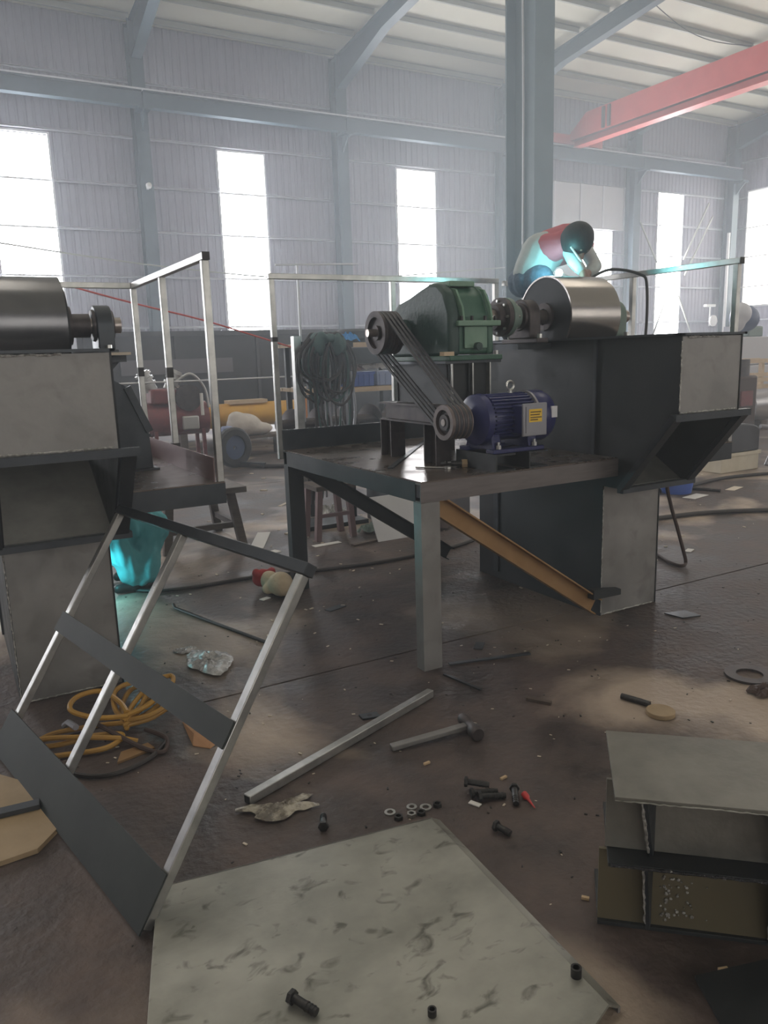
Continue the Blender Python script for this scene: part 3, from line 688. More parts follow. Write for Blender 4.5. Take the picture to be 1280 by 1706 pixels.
# sheaves and belts
def sheave(name, x0, x1, yy, zz, r, label, mat, hub):
    pr = [(0, r*.72), (0, r)]; n = 4; w = (x1-x0); lip = .018; p = (w-lip)/n
    for k in range(n): b = lip+k*p; pr += [(b, r), (b+p*.28, r-.013), (b+p*.55, r-.013), (b+p*.82, r)]
    pr += [(w, r), (w, r*.78)]
    t = thing(name, label, 'pulley', ((x0+x1)/2, yy, zz-r))
    MB().lathe((x0, yy, zz), (1,0,0), pr, 44, True).build('grooved_rim', mat, t)
    MB().lathe((x0+.02, yy, zz), (1,0,0), [(0,.0225), (0,r*.80), (.022,r*.80), (.022,.0225)], 36, True).build('web_disc', hub, t)
    MB().lathe((x0+.004, yy, zz), (1,0,0), [(0,.0225), (0,.042), (w-.01,.042), (w-.01,.0225)], 28, True).build('hub', hub, t)
sheave('motor_sheave', 2.25, 2.38, my, mz, .092, 'small grooved pulley on the blue motor shaft', 'sheave_iron', 'cast_iron')
sheave('gearbox_sheave', 2.25, 2.38, 4.07, 1.72, .124, 'larger grooved pulley on the gearbox input, beside the railing', 'cast_iron', 'cast_iron')
A2 = Vector((4.07, 1.72)); B2 = Vector((my, mz)); d2 = (B2-A2); L2 = d2.length; d2 /= L2
ra, rb = .119, .085; ph = math.asin((ra-rb)/L2); base = math.atan2(d2.y, d2.x)
bl = []
for k in range(17): a = base+math.pi/2-ph+ (math.pi+2*ph)*k/16; bl.append((A2.x+ra*math.cos(a), A2.y+ra*math.sin(a)))
for k in range(13): a = base-math.pi/2+ph+ (math.pi-2*ph)*k/12; bl.append((B2.x+rb*math.cos(a), B2.y+rb*math.sin(a)))
c0 = (sum(p[0] for p in bl)/len(bl), sum(p[1] for p in bl)/len(bl))
for k in range(4):
    xb = 2.25+.018+k*.028+.0115-.004; mb = MB(); n_ = len(bl)
    for (py_, pz_) in bl:
        pass
    vs = []
    for i, p in enumerate(bl):
        a = Vector(bl[i-1]); b = Vector(bl[(i+1) % n_]); tdir = (b-a).normalized(); nn = Vector((tdir.y, -tdir.x))
        if nn.dot(Vector(p)-Vector(c0)) < 0: nn = -nn
        for (dx_, dn) in ((-.0045,-.006), (.0045,-.006), (.0075,.005), (-.0075,.005)):
            vs.append((xb+.004+dx_, p[0]+nn.x*dn, p[1]+nn.y*dn))
    fs = [(4*i+j, 4*i+(j+1) % 4, 4*((i+1) % n_)+(j+1) % 4, 4*((i+1) % n_)+j) for i in range(n_) for j in range(4)]
    mb.add(vs, fs)
    one('drive_belt', ('black drive belt between gearbox and motor, nearest the open pulley face', 'black drive belt, second from the open pulley face', 'black drive belt, third from the open pulley face', 'black drive belt nearest the gearbox side')[k], 'belt', mb, 'belt_edge', (2.3, my, mz), 'four drive belts')
# tools on the deck
t = thing('wrench', 'bright open-end wrench lying on the platform deck beside the stand leg', 'wrench', (2.30, 3.53, pz))
MB().bar((2.22, 3.60, pz+.006), (2.33, 3.48, pz+.006), .016, .008).build('shank', 'zinc', t, bevel=.002)
MB().lathe((2.345, 3.465, pz+.001), (0,0,1), [(0,.010), (0,.022), (.011,.022), (.011,.010)], 14, True).build('jaw', 'zinc', t)
t = thing('bolt', 'stubby bolt on the platform deck in front of the motor base', 'bolt', (2.42, 3.50, pz))
MB().cyl((2.38, 3.49, pz+.022), (2.43, 3.46, pz+.022), .015, 12).build('shank', 'bolt_dark', t)
MB().cyl((2.43, 3.46, pz+.022), (2.455, 3.445, pz+.022), .024, 6).build('head', 'ply', t)
t = thing('chain_hook', 'small tangle of chain on the deck behind the wrench', 'chain', (2.43, 3.62, pz))
for k in range(6):
    c = Vector((2.40+.02*k, 3.60+.016*math.sin(k*2.1), pz+.012)); ax = Vector((math.cos(k*1.3), math.sin(k*1.3), 0))
    MB().tube([c+ax*.014*math.cos(a)+Vector((0,0,1 if k % 2 else .25))*.009*math.sin(a) for a in [2*math.pi*j/12 for j in range(12)]], .003, 6, True).build('link', 'zinc', t)
# dark gusset behind the left casing
t = thing('gusset_plate', 'dark tapering steel bracket on the left platform behind the casing', 'bracket', (.95, 4.6, pz))
MB().prism([(.72, 4.62, pz+.0), (1.04, 4.62, pz+.0), (1.03, 4.62, 1.20), (.93, 4.62, 1.46), (.86, 4.62, 1.50), (.72, 4.62, 1.48)], (0,.02,0)).build('web', 'mill_scale', t)
MB().bar((.93, 4.61, 1.46), (1.035, 4.61, 1.20), .04, .014, (0,-1,0)).build('edge_strip', 'mill_scale', t)
MB().box(.70, 4.55, pz, 1.06, 4.70, pz+.012).build('foot', 'mill_scale', t)

# ================================================================== FOREGROUND
# railing section leaning against the left casing
P0 = Vector((.317, 2.033, .003)); u = Vector((-.197, .98, 0)).normalized(); v = Vector((.541, .108, .834)).normalized(); nn = u.cross(v).normalized()
LF, HF = 1.46, 1.133
t = thing('railing_section', 'unfinished railing section leaning against the left casing', 'railing', P0)
def fp(a, b, c=0): return P0+u*a+v*b+nn*c
for a in (.018, .83, LF-.02):
    MB().bar(fp(a, .012), fp(a, HF-.02), .036, .030, tuple(nn)).build('post', 'tube_galv', t, bevel=.003)
MB().sweep(fp(-.01, HF), fp(LF, HF), [(-.02,-.02), (.02,-.02), (.02,.02), (-.02,.02)], tuple(nn)).build('top_rail', 'mill_scale', t, bevel=.003)
MB().sweep(fp(-.002, HF+.004), fp(LF-.05, HF+.004), [(.0202,-.019), (.0215,-.019), (.0215,.019), (.0202,.019)], tuple(nn)).build('rail_edge', 'tube_galv', t)
MB().bar(fp(.0, .588, -.022), fp(LF, .588, -.022), .085, .006, tuple(nn)).build('mid_bar', 'green_black', t)
MB().bar(fp(-.005, .085, -.022), fp(LF+.02, .085, -.022), .175, .006, tuple(nn)).build('toe_bar', 'green_black', t)
# big plate on the floor with a folded right edge
t = thing('steel_plate', 'large scratched steel plate with folded edge lying in the foreground', 'plate', (.85, 1.6, 0))
pl = [(.387, 2.177), (1.285, 2.037), (1.228, 1.155), (.62, .93), (.06, 1.05)]
MB().prism([(a, b, .028) for a, b in pl], (0,0,.008)).build('sheet', 'plate_face', t, bevel=.001)
MB().prism([(1.285, 2.037, .036), (1.228, 1.155, .036), (1.262, 1.150, .018), (1.318, 2.032, .018)], (0,0,-.007)).build('folded_edge', 'plate_face', t)
MB().prism([(1.262, 1.150, .018), (1.318, 2.032, .018), (1.318, 2.032, .001), (1.262, 1.150, .001)], (-.008,0,0)).build('edge_return', 'plate_grey', t)
MB().prism([(.387, 2.177, .036), (1.285, 2.037, .036), (1.285, 2.037, .001), (.387, 2.177, .001)], (-.001,-.006,0)).build('back_return', 'plate_grey', t)
MB().prism([(.62, .93, .028), (.06, 1.05, .028), (.06, 1.05, .001), (.62, .93, .001)], (0,.006,0)).build('near_return', 'plate_grey', t)

def hexbolt(name, label, p, ang, ln=.07, r=.011, mat='bolt_dark', z=0., group='loose bolts on the floor', tilt=0):
    p = Vector((p[0], p[1], z+r*1.75)); d = Vector((math.cos(ang), math.sin(ang), 0))
    t = thing(name, label, 'bolt', (p.x, p.y, z), group)
    e = p+d*ln; e.z = z+r+.001
    MB().cyl(p, e, r, 12).build('shank', mat, t)
    MB().cyl(p-d*r*1.1, p, r*1.75, 6).build('head', mat, t, bevel=.001)
    for k in range(3): q = p.lerp(e, .55+.14*k); MB().cyl(q, q+(e-p).normalized()*.004, r*1.12, 12).build('thread', mat, t)
    return t
def nut(label, p, r=.017, ri=.010, h=.012, mat='zinc', z=0., group='washers and nuts by the plate corner', n=6, cat='nut', tilt=0):
    t = MB().lathe((p[0], p[1], z+.0005), (math.sin(tilt), 0, math.cos(tilt)), [(0,ri), (0,r), (h,r), (h,ri)], n if n > 6 else 6, True)
    return one(cat, label, cat, t, mat, (p[0], p[1], z), group)
nut('bright washer lying farthest left of the small parts', (1.207, 2.185), .020, .011, .004, n=24, cat='washer')
nut('bright washer lying alone behind the dark nuts', (1.290, 2.172), .019, .010, .004, n=24, cat='washer')
nut('larger bright washer touching the dark nuts', (1.330, 2.142), .021, .012, .005, n=24, cat='washer')
nut('dark nut at the right end of the washers', (1.372, 2.130), mat='bolt_dark')
nut('bright nut at the plate corner edge', (1.262, 2.128))
nut('dark nut squeezed between washer and plate corner', (1.296, 2.118), mat='bolt_dark')
nut('dark nut left of the plate corner', (1.215, 2.138), mat='bolt_dark')
hexbolt('bolt', 'dark bolt lying behind the plate beside the dirty plastic film', (.962, 2.218), math.radians(65), .07)
hexbolt('bolt', 'dark bolt lying on the steel plate near the picture bottom', (.572, 1.555), math.radians(-62), .07, z=.036)
hexbolt('bolt', 'bright-headed bolt lying crosswise on top of the bolt cluster', (1.520, 2.150), math.radians(-40), .08, mat='bolt_dark', z=.02)
hexbolt('bolt', 'dark bolt at the back of the bolt cluster', (1.515, 2.105), math.radians(-18), .09)
hexbolt('bolt', 'dark bolt at the front of the bolt cluster', (1.525, 2.072), math.radians(-22), .09)
hexbolt('bolt', 'dark bolt with bright head beside the red spike', (1.655, 2.045), math.radians(-125), .085)
hexbolt('bolt', 'single dark bolt lying right of the plate edge', (1.462, 1.895), math.radians(-70), .05)
def collar(label, p, r, ri, h, z):
    t = MB().lathe((p[0], p[1], z), (0,0,1), [(0,ri), (0,r), (h,r), (h,ri)], 24, True)
    one('collar_nut', label, 'nut', t, 'bolt_dark', (p[0], p[1], z), 'round nuts on the plate')
collar('tall round nut standing near the right corner of the plate', (1.222, 1.262), .014, .009, .026, .0362)
collar('round nut standing on the plate at the picture bottom', (.845, 1.352), .011, .007, .018, .0362)
t = thing('plastic_spike', 'red plastic spike lying beside a bright-headed bolt', 'spike', (1.67, 1.98, 0))
MB().lathe((1.672, 2.01, .012), (-.02, -.085, -.006), [(0,.012), (.02,.012), (.03,.006), (.085,.002)], 12).build('spike', 'red_plastic', t)
one('cut_strip', 'small pale strip beside the bolt cluster', 'strip', MB().bar((1.482, 2.085, .004), (1.500, 2.045, .004), .02, .004), 'paper', (1.49, 2.06, 0))
# square tube and hammer
t = thing('square_tube', 'loose square steel tube lying across the floor', 'tube', (1.32, 2.71, 0))
a, b = Vector((.792, 2.511, .019)), Vector((1.848, 2.908, .019)); dd = (b-a).normalized()
MB().bar(a, b, .036, .036).build('wall', 'tube_galv', t, bevel=.003)
MB().bar(a-dd*.001, a+dd*.0005, .028, .028).build('end_shade', 'rubber', t)  # black caps paint the shaded hollow of the tube
MB().bar(b-dd*.0005, b+dd*.001, .028, .028).build('end_shade', 'rubber', t)
t = thing('hammer', 'sledge hammer with flat steel handle lying on the floor', 'hammer', (1.6, 2.55, 0))
MB().bar((1.432, 2.565, .014), (1.785, 2.525, .030), .034, .022).build('handle', 'plate_grey', t, bevel=.004)
MB().lathe((1.812, 2.60, .030), (-.035, -.17, 0), [(0,.020), (.01,.026), (.05,.026), (.06,.022), (.11,.022), (.12,.030), (.165,.030), (.172,.026)], 20).build('head', 'cast_iron', t)
# loose square washer plate, ring, disc, rods
t = thing('square_washer', 'small square plate with a hole, beside the loose tube', 'washer plate', (1.505, 2.88, 0))
MB().prism([(1.465, 2.915, .001), (1.545, 2.895, .001), (1.540, 2.845, .001), (1.460, 2.865, .001)], (0,0,.008)).build('plate', 'mill_scale', t)
MB().cyl((1.502, 2.88, .009), (1.502, 2.88, .0095), .012, 16).build('hole', 'rubber', t)  # black disc laid on top, paints the shade of a hole
t = MB().lathe((3.275, 2.245, .001), (0,0,1), [(0,.062), (0,.115), (.012,.115), (.012,.062)], 40, True)
one('steel_ring', 'flat rusty steel ring on the floor at the right edge', 'ring', t, 'cast_iron', (3.275, 2.245, 0))
t = thing('disc_offcut', 'round steel disc lying beside a dark rod on the floor', 'disc', (2.595, 2.2, 0))
MB().cyl((2.595, 2.195, .001), (2.595, 2.195, .022), .062, 32).build('disc', 'ply', t, bevel=.002)
one('dark_rod', 'short dark round bar beside the steel disc', 'bar', MB().cyl((2.57, 2.40, .015), (2.61, 2.27, .015), .014, 12), 'bolt_dark', (2.59, 2.33, 0))
one('thin_rod', 'thin bent rod on the floor behind the leaning railing', 'rod', MB().tube([(1.165, 4.96, .03), (1.165, 4.93, .012), (1.30, 4.48, .010), (1.445, 4.0, .010)], .010, 8), 'cast_iron', (1.3, 4.5, 0))
one('flat_strip', 'flat steel strip on the floor right of the platform leg', 'strip', MB().bar((2.135, 3.175, .005), (2.575, 3.055, .005), .024, .008), 'mill_scale', (2.35, 3.1, 0))
one('flat_strip', 'dark steel strip on the floor in front of the platform leg', 'strip', MB().bar((2.04, 3.08, .005), (2.085, 2.83, .005), .016, .008), 'mill_dark', (2.06, 2.95, 0))
one('wood_chip', 'small dark wood chip right of the hammer', 'chip', MB().bar((2.20, 2.63, .008), (2.26, 2.53, .008), .022, .014), 'wood_dark', (2.23, 2.58, 0))
t = thing('floor_tile', 'thin square steel offcut on the floor right of the casing', 'plate', (3.73, 3.02, 0))
MB().prism([(3.66, 3.10, .001), (3.80, 3.07, .001), (3.80, 2.95, .001), (3.68, 2.98, .001)], (0,0,.006)).build('sheet', 'mill_scale', t)

# welded bracket at the right edge
u2 = Vector((.7385, -.6743, 0)); n2 = Vector((.6743, .7385, 0)); F2 = Vector((1.387, 1.306, 0))
def bp(a, b, z): return F2+u2*a+n2*b+Vector((0,0,z))
t = thing('welded_bracket', 'heavy welded steel bracket with flat top plate at the right edge', 'bracket', bp(.4, .11, 0))
LB = .80
def slab(name, mat, pts, ext, bevel=.001): return MB().prism(pts, ext).build(name, mat, t, bevel=bevel)
slab('top_plate', 'plate_dark', [bp(0,0,.449), bp(LB,0,.449), bp(LB,.365,.449), bp(-.005,.365,.449)], (0,0,.012))
slab('web_plate', 'plate_dark', [bp(-.015,.105,.245), bp(LB,.105,.245), bp(LB,.105,.449), bp(-.015,.105,.449)], n2*.010)
slab('shelf_plate', 'mill_dark', [bp(-.01,.035,.232), bp(LB,.035,.232), bp(LB,.33,.232), bp(-.01,.33,.232)], (0,0,.012))
slab('web_plate', 'olive_steel', [bp(-.03,.112,.002), bp(LB,.112,.002), bp(LB,.112,.232), bp(-.03,.112,.232)], n2*.010)
slab('base_plate', 'mill_dark', [bp(-.03,.10,.0), bp(LB,.10,.0), bp(LB,.33,.0), bp(-.03,.33,.0)], (0,0,.012))
for a in (.105, .42, .72):
    slab('gusset', 'mill_scale', [bp(a-.035,.012,.449), bp(a,.105,.449), bp(a,.105,.245), bp(a-.006,.080,.245)], u2*.010)
    slab('gusset', 'mill_scale', [bp(a-.022,.045,.232), bp(a,.112,.232), bp(a,.112,.01), bp(a-.006,.09,.01)], u2*.010)
    bead([bp(a-.036,.012,.445), bp(a-.008,.078,.25)], .004).build('weld_bead', 'weld_bead', t)
    bead([bp(a-.023,.045,.228), bp(a-.008,.09,.02)], .003).build('weld_bead', 'weld_bead', t)
bead([bp(-.005,.033,.238), bp(LB,.033,.238)], .004).build('cut_edge', 'slag', t)
bead([bp(0,-.002,.452), bp(LB,-.002,.452)], .0025).build('cut_edge', 'plate_face', t)
sp = MB()
for k in range(70):
    a = .135+abs(random.gauss(0, .05)); z = random.uniform(.03, .225); r = random.uniform(.002, .006)
    ellipsoid(sp, bp(a, .110, z), (r, r, r), 6, 4)
sp.build('weld_spatter', 'weld_bead', t, kind='stuff')
one('corner_plate', 'dark steel plate at the bottom right corner of the picture', 'plate', MB().prism([(1.50, 1.125, .002), (1.72, 1.06, .002), (1.70, .86, .002), (1.40, .93, .002)], (0,0,.010)), 'mill_dark', (1.55, 1.0, 0))

# crumpled sheets
def crumple(cx, cy, rx, ry, h, seed, ang=0, z=0., n=16, edge=.35):
    mb = MB(); vs = []; fs = []; rings = 7
    for j in range(rings+1):
        for i in range(n*2):
            a = 2*math.pi*i/(n*2); e = 1+edge*mnoise.noise(Vector((math.cos(a)*1.3+seed, math.sin(a)*1.3, seed*.37)))*1.6
            r = j/rings*e
            x = rx*r*math.cos(a); y = ry*r*math.sin(a)
            zz = h*(.25+.9*abs(mnoise.noise(Vector((x/rx*2.4+seed, y/ry*2.4, seed)))))*(1-(j/rings)**3*.85)+h*.25*random.random()
            vs.append((cx+x*math.cos(ang)-y*math.sin(ang), cy+x*math.sin(ang)+y*math.cos(ang), z+.003+max(0, zz)))
    for j in range(rings):
        for i in range(n*2): fs.append((j*n*2+i, j*n*2+(i+1) % (n*2), (j+1)*n*2+(i+1) % (n*2), (j+1)*n*2+i))
    mb.add(vs, fs); return mb
def crumpled(name, label, cat, mat, cx, cy, rx, ry, h, seed, ang=0, z=0., group=None, edge=.35):
    return one(name, label, cat, crumple(cx, cy, rx, ry, h, seed, ang, z, edge=edge), mat, (cx, cy, z), group, 0, 8)
crumpled('plastic_film', 'crumpled clear plastic film on the floor behind the leaning railing', 'film', 'film', 1.075, 3.90, .125, .16, .05, 3.1, .3)
crumpled('plastic_film', 'small piece of clear film behind the larger crumpled one', 'film', 'film', 1.02, 4.16, .06, .05, .02, 8.4)
crumpled('plastic_film', 'dirty plastic film below the near end of the loose tube', 'film', 'film_dirty', .885, 2.41, .125, .055, .03, 5.7, -.25, 0, None, .6)
crumpled('oily_rag', 'dark oily rag on the floor at the right edge under the ring', 'rag', 'hose_brown', 3.17, 2.075, .11, .06, .05, 2.2)
t = thing('cardboard_piece', 'folded scrap of orange-brown cardboard under the railing mid bar', 'cardboard', (.80, 3.12, 0))
MB().prism([(.765, 3.29, .002), (.835, 3.14, .06), (.86, 3.02, .012), (.80, 2.985, .002), (.765, 3.10, .03)], (0,0,.003)).build('flap', 'cardboard', t, smooth=0)
MB().prism([(.765, 3.29, .002), (.765, 3.10, .03), (.80, 2.985, .002), (.745, 3.05, .001)], (0,0,.003)).build('flap', 'cardboard', t, smooth=0)
# plywood scrap at the left edge with a dark batten on it
t = thing('plywood_scrap', 'broken plywood board on the floor at the left edge', 'board', (-.1, 2.9, 0))
MB().prism([(-.6, 2.80, .001), (-.42, 3.24, .001), (-.02, 3.27, .001), (.085, 3.12, .001), (.185, 2.72, .001), (.095, 2.61, .001), (-.05, 2.60, .001), (-.5, 2.56, .001)], (0,0,.018)).build('board', 'ply', t, bevel=.001)
one('steel_batten', 'dark steel strip lying on the plywood scrap', 'strip', MB().bar((-.40, 2.93, .029), (.13, 2.88, .029), .045, .018), 'mill_scale', (-.1, 2.9, .019))

# coil of yellow hose
t = thing('hose_coil', 'tangled yellow air hose coiled on the floor behind the railing', 'hose', (.55, 3.4, 0))
def petal(c, a, ln, wd, z, tilt=0):
    c = Vector((c[0], c[1], z)); d = Vector((math.cos(a), math.sin(a), 0)); s = Vector((-math.sin(a), math.cos(a), 0))
    return [c, c+d*ln*.35+s*wd*.8+Vector((0,0,tilt*.4)), c+d*ln*.8+s*wd+Vector((0,0,tilt)), c+d*ln+Vector((0,0,tilt*1.2)), c+d*ln*.8-s*wd+Vector((0,0,tilt)), c+d*ln*.35-s*wd*.8+Vector((0,0,tilt*.4)), c+Vector((.01,.01,.012))]
ctl = []
for k, (a, ln, wd) in enumerate(((.55,.30,.07), (.95,.33,.09), (.25,.26,.05), (1.25,.28,.07), (.7,.34,.05), (2.3,.25,.10))): ctl += petal((.53, 3.33), a, ln, wd, .02+.012*k, .05)
MB().tube([(p.x, p.y, max(.012, p.z)) for p in curve_pts(ctl, 6)], .0115, 8).build('loops', 'hose_yellow', t)
ctl = [(.53,3.33,.05), (.40,3.42,.03), (.24,3.46,.02), (.16,3.40,.014), (.25,3.34,.02), (.40,3.32,.03), (.50,3.26,.03), (.42,3.20,.02), (.25,3.25,.014), (.13,3.30,.014), (.12,3.38,.03), (.22,3.36,.05), (.45,3.24,.04), (.55,3.20,.014)]
MB().tube(curve_pts(ctl, 7), .0115, 8).build('tail', 'hose_yellow', t)
ctl = [(.60,3.28,.02), (.66,3.16,.014), (.62,3.05,.012), (.55,3.12,.02), (.45,3.30,.05), (.38,3.40,.08)]
MB().tube(curve_pts(ctl, 7), .010, 8).build('tail', 'hose_brown', t)
one('hand_grip', 'grey cable grip lying on the yellow hose coil', 'grip', MB().tube([(.30,3.52,.02), (.31,3.45,.06), (.33,3.36,.07)], .014, 8), 'motor_grey', (.31, 3.45, 0))
one('black_sheath', 'black loop of cable lying under the yellow hose', 'cable', MB().tube([(p.x,p.y,max(.011,p.z)) for p in curve_pts([(.22,3.22,.012), (.28,3.06,.012), (.40,2.98,.012), (.55,3.02,.012), (.66,3.14,.012)], 7)], .010, 8), 'hose_dark', (.4, 3.05, 0))
one('flat_offcut', 'olive steel offcut beside the yellow hose', 'offcut', MB().prism([(.44,3.07,.001), (.60,3.11,.001), (.585,3.17,.001), (.47,3.15,.001)], (0,0,.01)), 'rust_channel', (.52, 3.12, 0))

# rag doll behind the leaning railing
t = thing('rag_doll', 'dirty cream rag bundle with red top on the floor behind the railing', 'doll', (1.86, 4.87, 0))
mb = MB(); ellipsoid(mb, (1.86, 4.80, .085), (.085, .10, .085)); ellipsoid(mb, (1.84, 4.95, .075), (.065, .10, .07)); ellipsoid(mb, (1.93, 4.86, .05), (.05, .04, .04)); ellipsoid(mb, (1.79, 4.86, .05), (.045, .04, .04))
remesh('body', 'doll_cream', t, mb, .012, 3)
mb = MB(); ellipsoid(mb, (1.81, 5.02, .085), (.075, .05, .065)); ellipsoid(mb, (1.76, 5.0, .13), (.03, .03, .035)); ellipsoid(mb, (1.87, 4.99, .13), (.03, .03, .03))
remesh('red_cap', 'doll_red', t, mb, .010, 3)

# hoses and cables on the floor
def cable(name, label, pts, r, mat, z=None): return one(name, label, 'cable', MB().tube([(p.x, p.y, max(r+.001, p.z)) for p in curve_pts(pts, 8)], r, 8), mat, pts[0])
cable('floor_cable', 'dark cable running across the floor under the motor platform', [(.90,5.75,.012), (1.05,5.47,.012), (1.3,5.33,.012), (1.86,5.30,.012), (2.3,5.20,.012), (2.9,5.12,.012), (3.6,5.20,.012), (4.3,5.5,.012)], .014, 'hose_dark')
cable('air_hose', 'brown hose hanging down and looping on the floor right of the casing', [(4.41,3.66,.99), (4.42,3.66,.86), (4.33,3.69,.68), (4.41,3.72,.49), (4.48,3.72,.33), (4.56,3.72,.14), (4.62,3.74,.03), (4.56,3.73,.015), (4.58,3.86,.015), (4.68,4.07,.015), (4.75,4.4,.015)], .013, 'hose_brown')
cable('floor_cable', 'dark cable crossing the lit floor far right of the casing', [(5.1,5.1,.012), (5.65,4.93,.012), (6.2,4.82,.012), (6.75,4.55,.012), (7.3,4.15,.012)], .022, 'hose_dark')
cable('floor_cable', 'dark cable running behind the white box on the right', [(6.2,5.9,.012), (7.2,5.9,.012), (8.2,6.0,.012), (9.5,5.6,.012), (10.5,5.0,.012)], .02, 'hose_dark')
cable('floor_cable', 'short dark cable curving out from under the outlet', [(6.6,6.4,.012), (6.9,6.2,.012), (7.2,5.75,.012), (7.3,5.5,.012)], .018, 'hose_dark')
cable('floor_cable', 'black cable on the far floor beside the black wheel', [(3.9,11.0,.02), (4.3,10.6,.02), (5.0,10.6,.02), (5.8,10.9,.02)], .03, 'hose_dark')

# litter: scraps one can point to
def scrap(label, p, a, l, w, mat='paper', cat='scrap', h=.004, name='paper_scrap'):
    d = Vector((math.cos(a), math.sin(a), 0))*l/2; c = Vector((p[0], p[1], h/2+.001))
    one(name, label, cat, MB().bar(c-d, c+d, w, h), mat, (p[0], p[1], 0), 'scraps on the floor')
scrap('white paper strip on the floor beside the trestle bench', (2.33, 6.45), 1.1, .62, .12)
scrap('pale flat strip on the floor under the motor platform rear', (2.75, 5.95), .05, .26, .07)
scrap('white offcut beside the rear platform leg', (2.27, 5.98), .3, .10, .09)
scrap('white scrap left of the rear platform leg', (2.15, 6.35), .8, .09, .06)
scrap('long thin pale stick on the far floor left of the platform', (3.35, 8.1), .75, .75, .04, 'paper_warm')
scrap('cigarette end right of the hammer handle', (1.497, 2.395), .1, .028, .010, 'cork', 'cigarette end', .008, 'cigarette_end')
scrap('cigarette end between hammer and bolt cluster', (1.685, 2.147), .15, .030, .010, 'cork', 'cigarette end', .008, 'cigarette_end')
scrap('cigarette end beside the left edge of the welded bracket', (1.475, 1.492), -.9, .022, .010, 'cork', 'cigarette end', .008, 'cigarette_end')
scrap('orange cigarette end in the bottom right corner', (1.585, 1.105), -.35, .026, .010, 'cork', 'cigarette end', .008, 'cigarette_end')
scrap('torn white paper on the lit floor right of the casing', (6.9, 5.5), .2, .30, .14)
scrap('pale cardboard scrap on the lit floor under the cables', (7.6, 5.55), .3, .28, .10, 'paper_warm')
scrap('second pale cardboard scrap farther right on the lit floor', (8.2, 5.35), .2, .30, .08, 'paper_warm')
scrap('white crumb of paper right of the casing foot', (5.0, 4.02), .4, .10, .05)
scrap('pale scrap by the hanging hose', (4.6, 4.75), .9, .18, .08)
scrap('white scrap beside the rag bundle', (1.74, 4.80), .4, .07, .04)
scrap('dark flat offcut in front of the motor platform', (2.42, 3.30), .8, .10, .05, 'mill_dark')
scrap('grey scrap on the floor under the motor platform front', (2.05, 4.35), .3, .14, .06, 'mill_scale')
lit = MB()
for k in range(330):
    if k < 100: x, y, s = random.uniform(.4, 3.6), random.uniform(1.4, 3.4), .006
    elif k < 220: x, y, s = random.uniform(1.2, 7), random.uniform(3.6, 7), .010
    else: x, y, s = random.uniform(2, 11), random.uniform(6, 14), .03
    s *= random.uniform(.5, 1.5); a = random.uniform(0, 3.1); d = Vector((math.cos(a), math.sin(a), 0))*s
    lit.bar(Vector((x, y, .002+s*.1))-d, Vector((x, y, .002+s*.1))+d, s*.9, s*.3)
o = lit.build('floor_litter', 'paper_warm', None, smooth=0, kind='stuff'); tag(o, 'small crumbs of litter scattered over the workshop floor', 'litter')
dk = MB()
for k in range(330):
    x, y = random.uniform(.2, 5), random.uniform(1.3, 6); s = random.uniform(.002, .007); a = random.uniform(0, 3.1); d = Vector((math.cos(a), math.sin(a), 0))*s
    dk.bar(Vector((x, y, .002+s*.2))-d, Vector((x, y, .002+s*.2))+d, s, s*.5)
o = dk.build('slag_crumbs', 'bolt_dark', None, smooth=0, kind='stuff'); tag(o, 'dark slag crumbs scattered over the workshop floor', 'litter')

# ================================================================== MIDDLE AND BACKGROUND
# low trestle bench behind the left platform
t = thing('trestle_bench', 'low dark wooden bench behind the pink-edged left platform', 'bench', (1.85, 6.75, 0))
MB().box(1.45, 6.35, .47, 2.20, 7.15, .52).build('seat', 'wood_dark', t, bevel=.004)
for x, sx in ((1.55, -.06), (2.08, .07)):
    for yy, sy in ((6.45, -.05), (7.05, .05)):
        MB().bar((x, yy, .47), (x+sx, yy+sy, 0), .07, .06, (0,1,0)).build('leg', 'wood_dark', t)
MB().bar((2.13, 6.42, .17), (2.13, 7.08, .17), .045, .05).build('stretcher', 'wood_dark', t)
MB().bar((1.51, 6.42, .17), (1.51, 7.08, .17), .045, .05).build('stretcher', 'wood_dark', t)
MB().bar((1.53, 6.5, .17), (2.10, 6.5, .17), .045, .05).build('stretcher', 'wood_dark', t)

# big dark trough
t = thing('steel_trough', 'long dark steel trough lying in front of the windows on the left', 'trough', (5.0, 15.6, 0))
MB().prism([(2.2, 14.8, .9), (2.2, 14.8, 2.10), (2.2, 16.4, 2.10), (2.2, 16.4, .9), (2.2, 16.0, .25), (2.2, 15.2, .25)], (6.6,0,0)).build('body', 'bin_dark', t)
MB().box(2.2, 14.72, 2.04, 8.8, 14.80, 2.13).build('rim', 'bin_dark', t)
MB().box(2.9, 14.75, 1.35, 5.0, 14.80, 1.62).build('band', 'bin_band', t)
for x in (2.3, 3.9, 5.5, 7.1, 8.6): MB().box(x, 14.76, .3, x+.06, 15.2, 2.04).build('rib', 'bin_dark', t)
for x in (2.8, 5.3, 8.0): MB().box(x, 15.0, 0, x+.2, 16.2, .25).build('sleeper', 'wood_dark', t)
t = thing('line_stand', 'thin pale rod on two slim stands in front of the dark trough', 'rod', (3, 10, 0))
MB().tube([(1.85,10.0,1.34), (3.0,10,1.335), (4.26,10.0,1.335)], .012, 6).build('rod', 'girt_steel', t)
for x in (1.95, 4.2): MB().cyl((x, 10.02, 0), (x, 10.02, 1.36), .012, 8).build('stand', 'mill_dark', t); MB().box(x-.12, 9.9, 0, x+.12, 10.14, .015).build('foot', 'mill_dark', t)
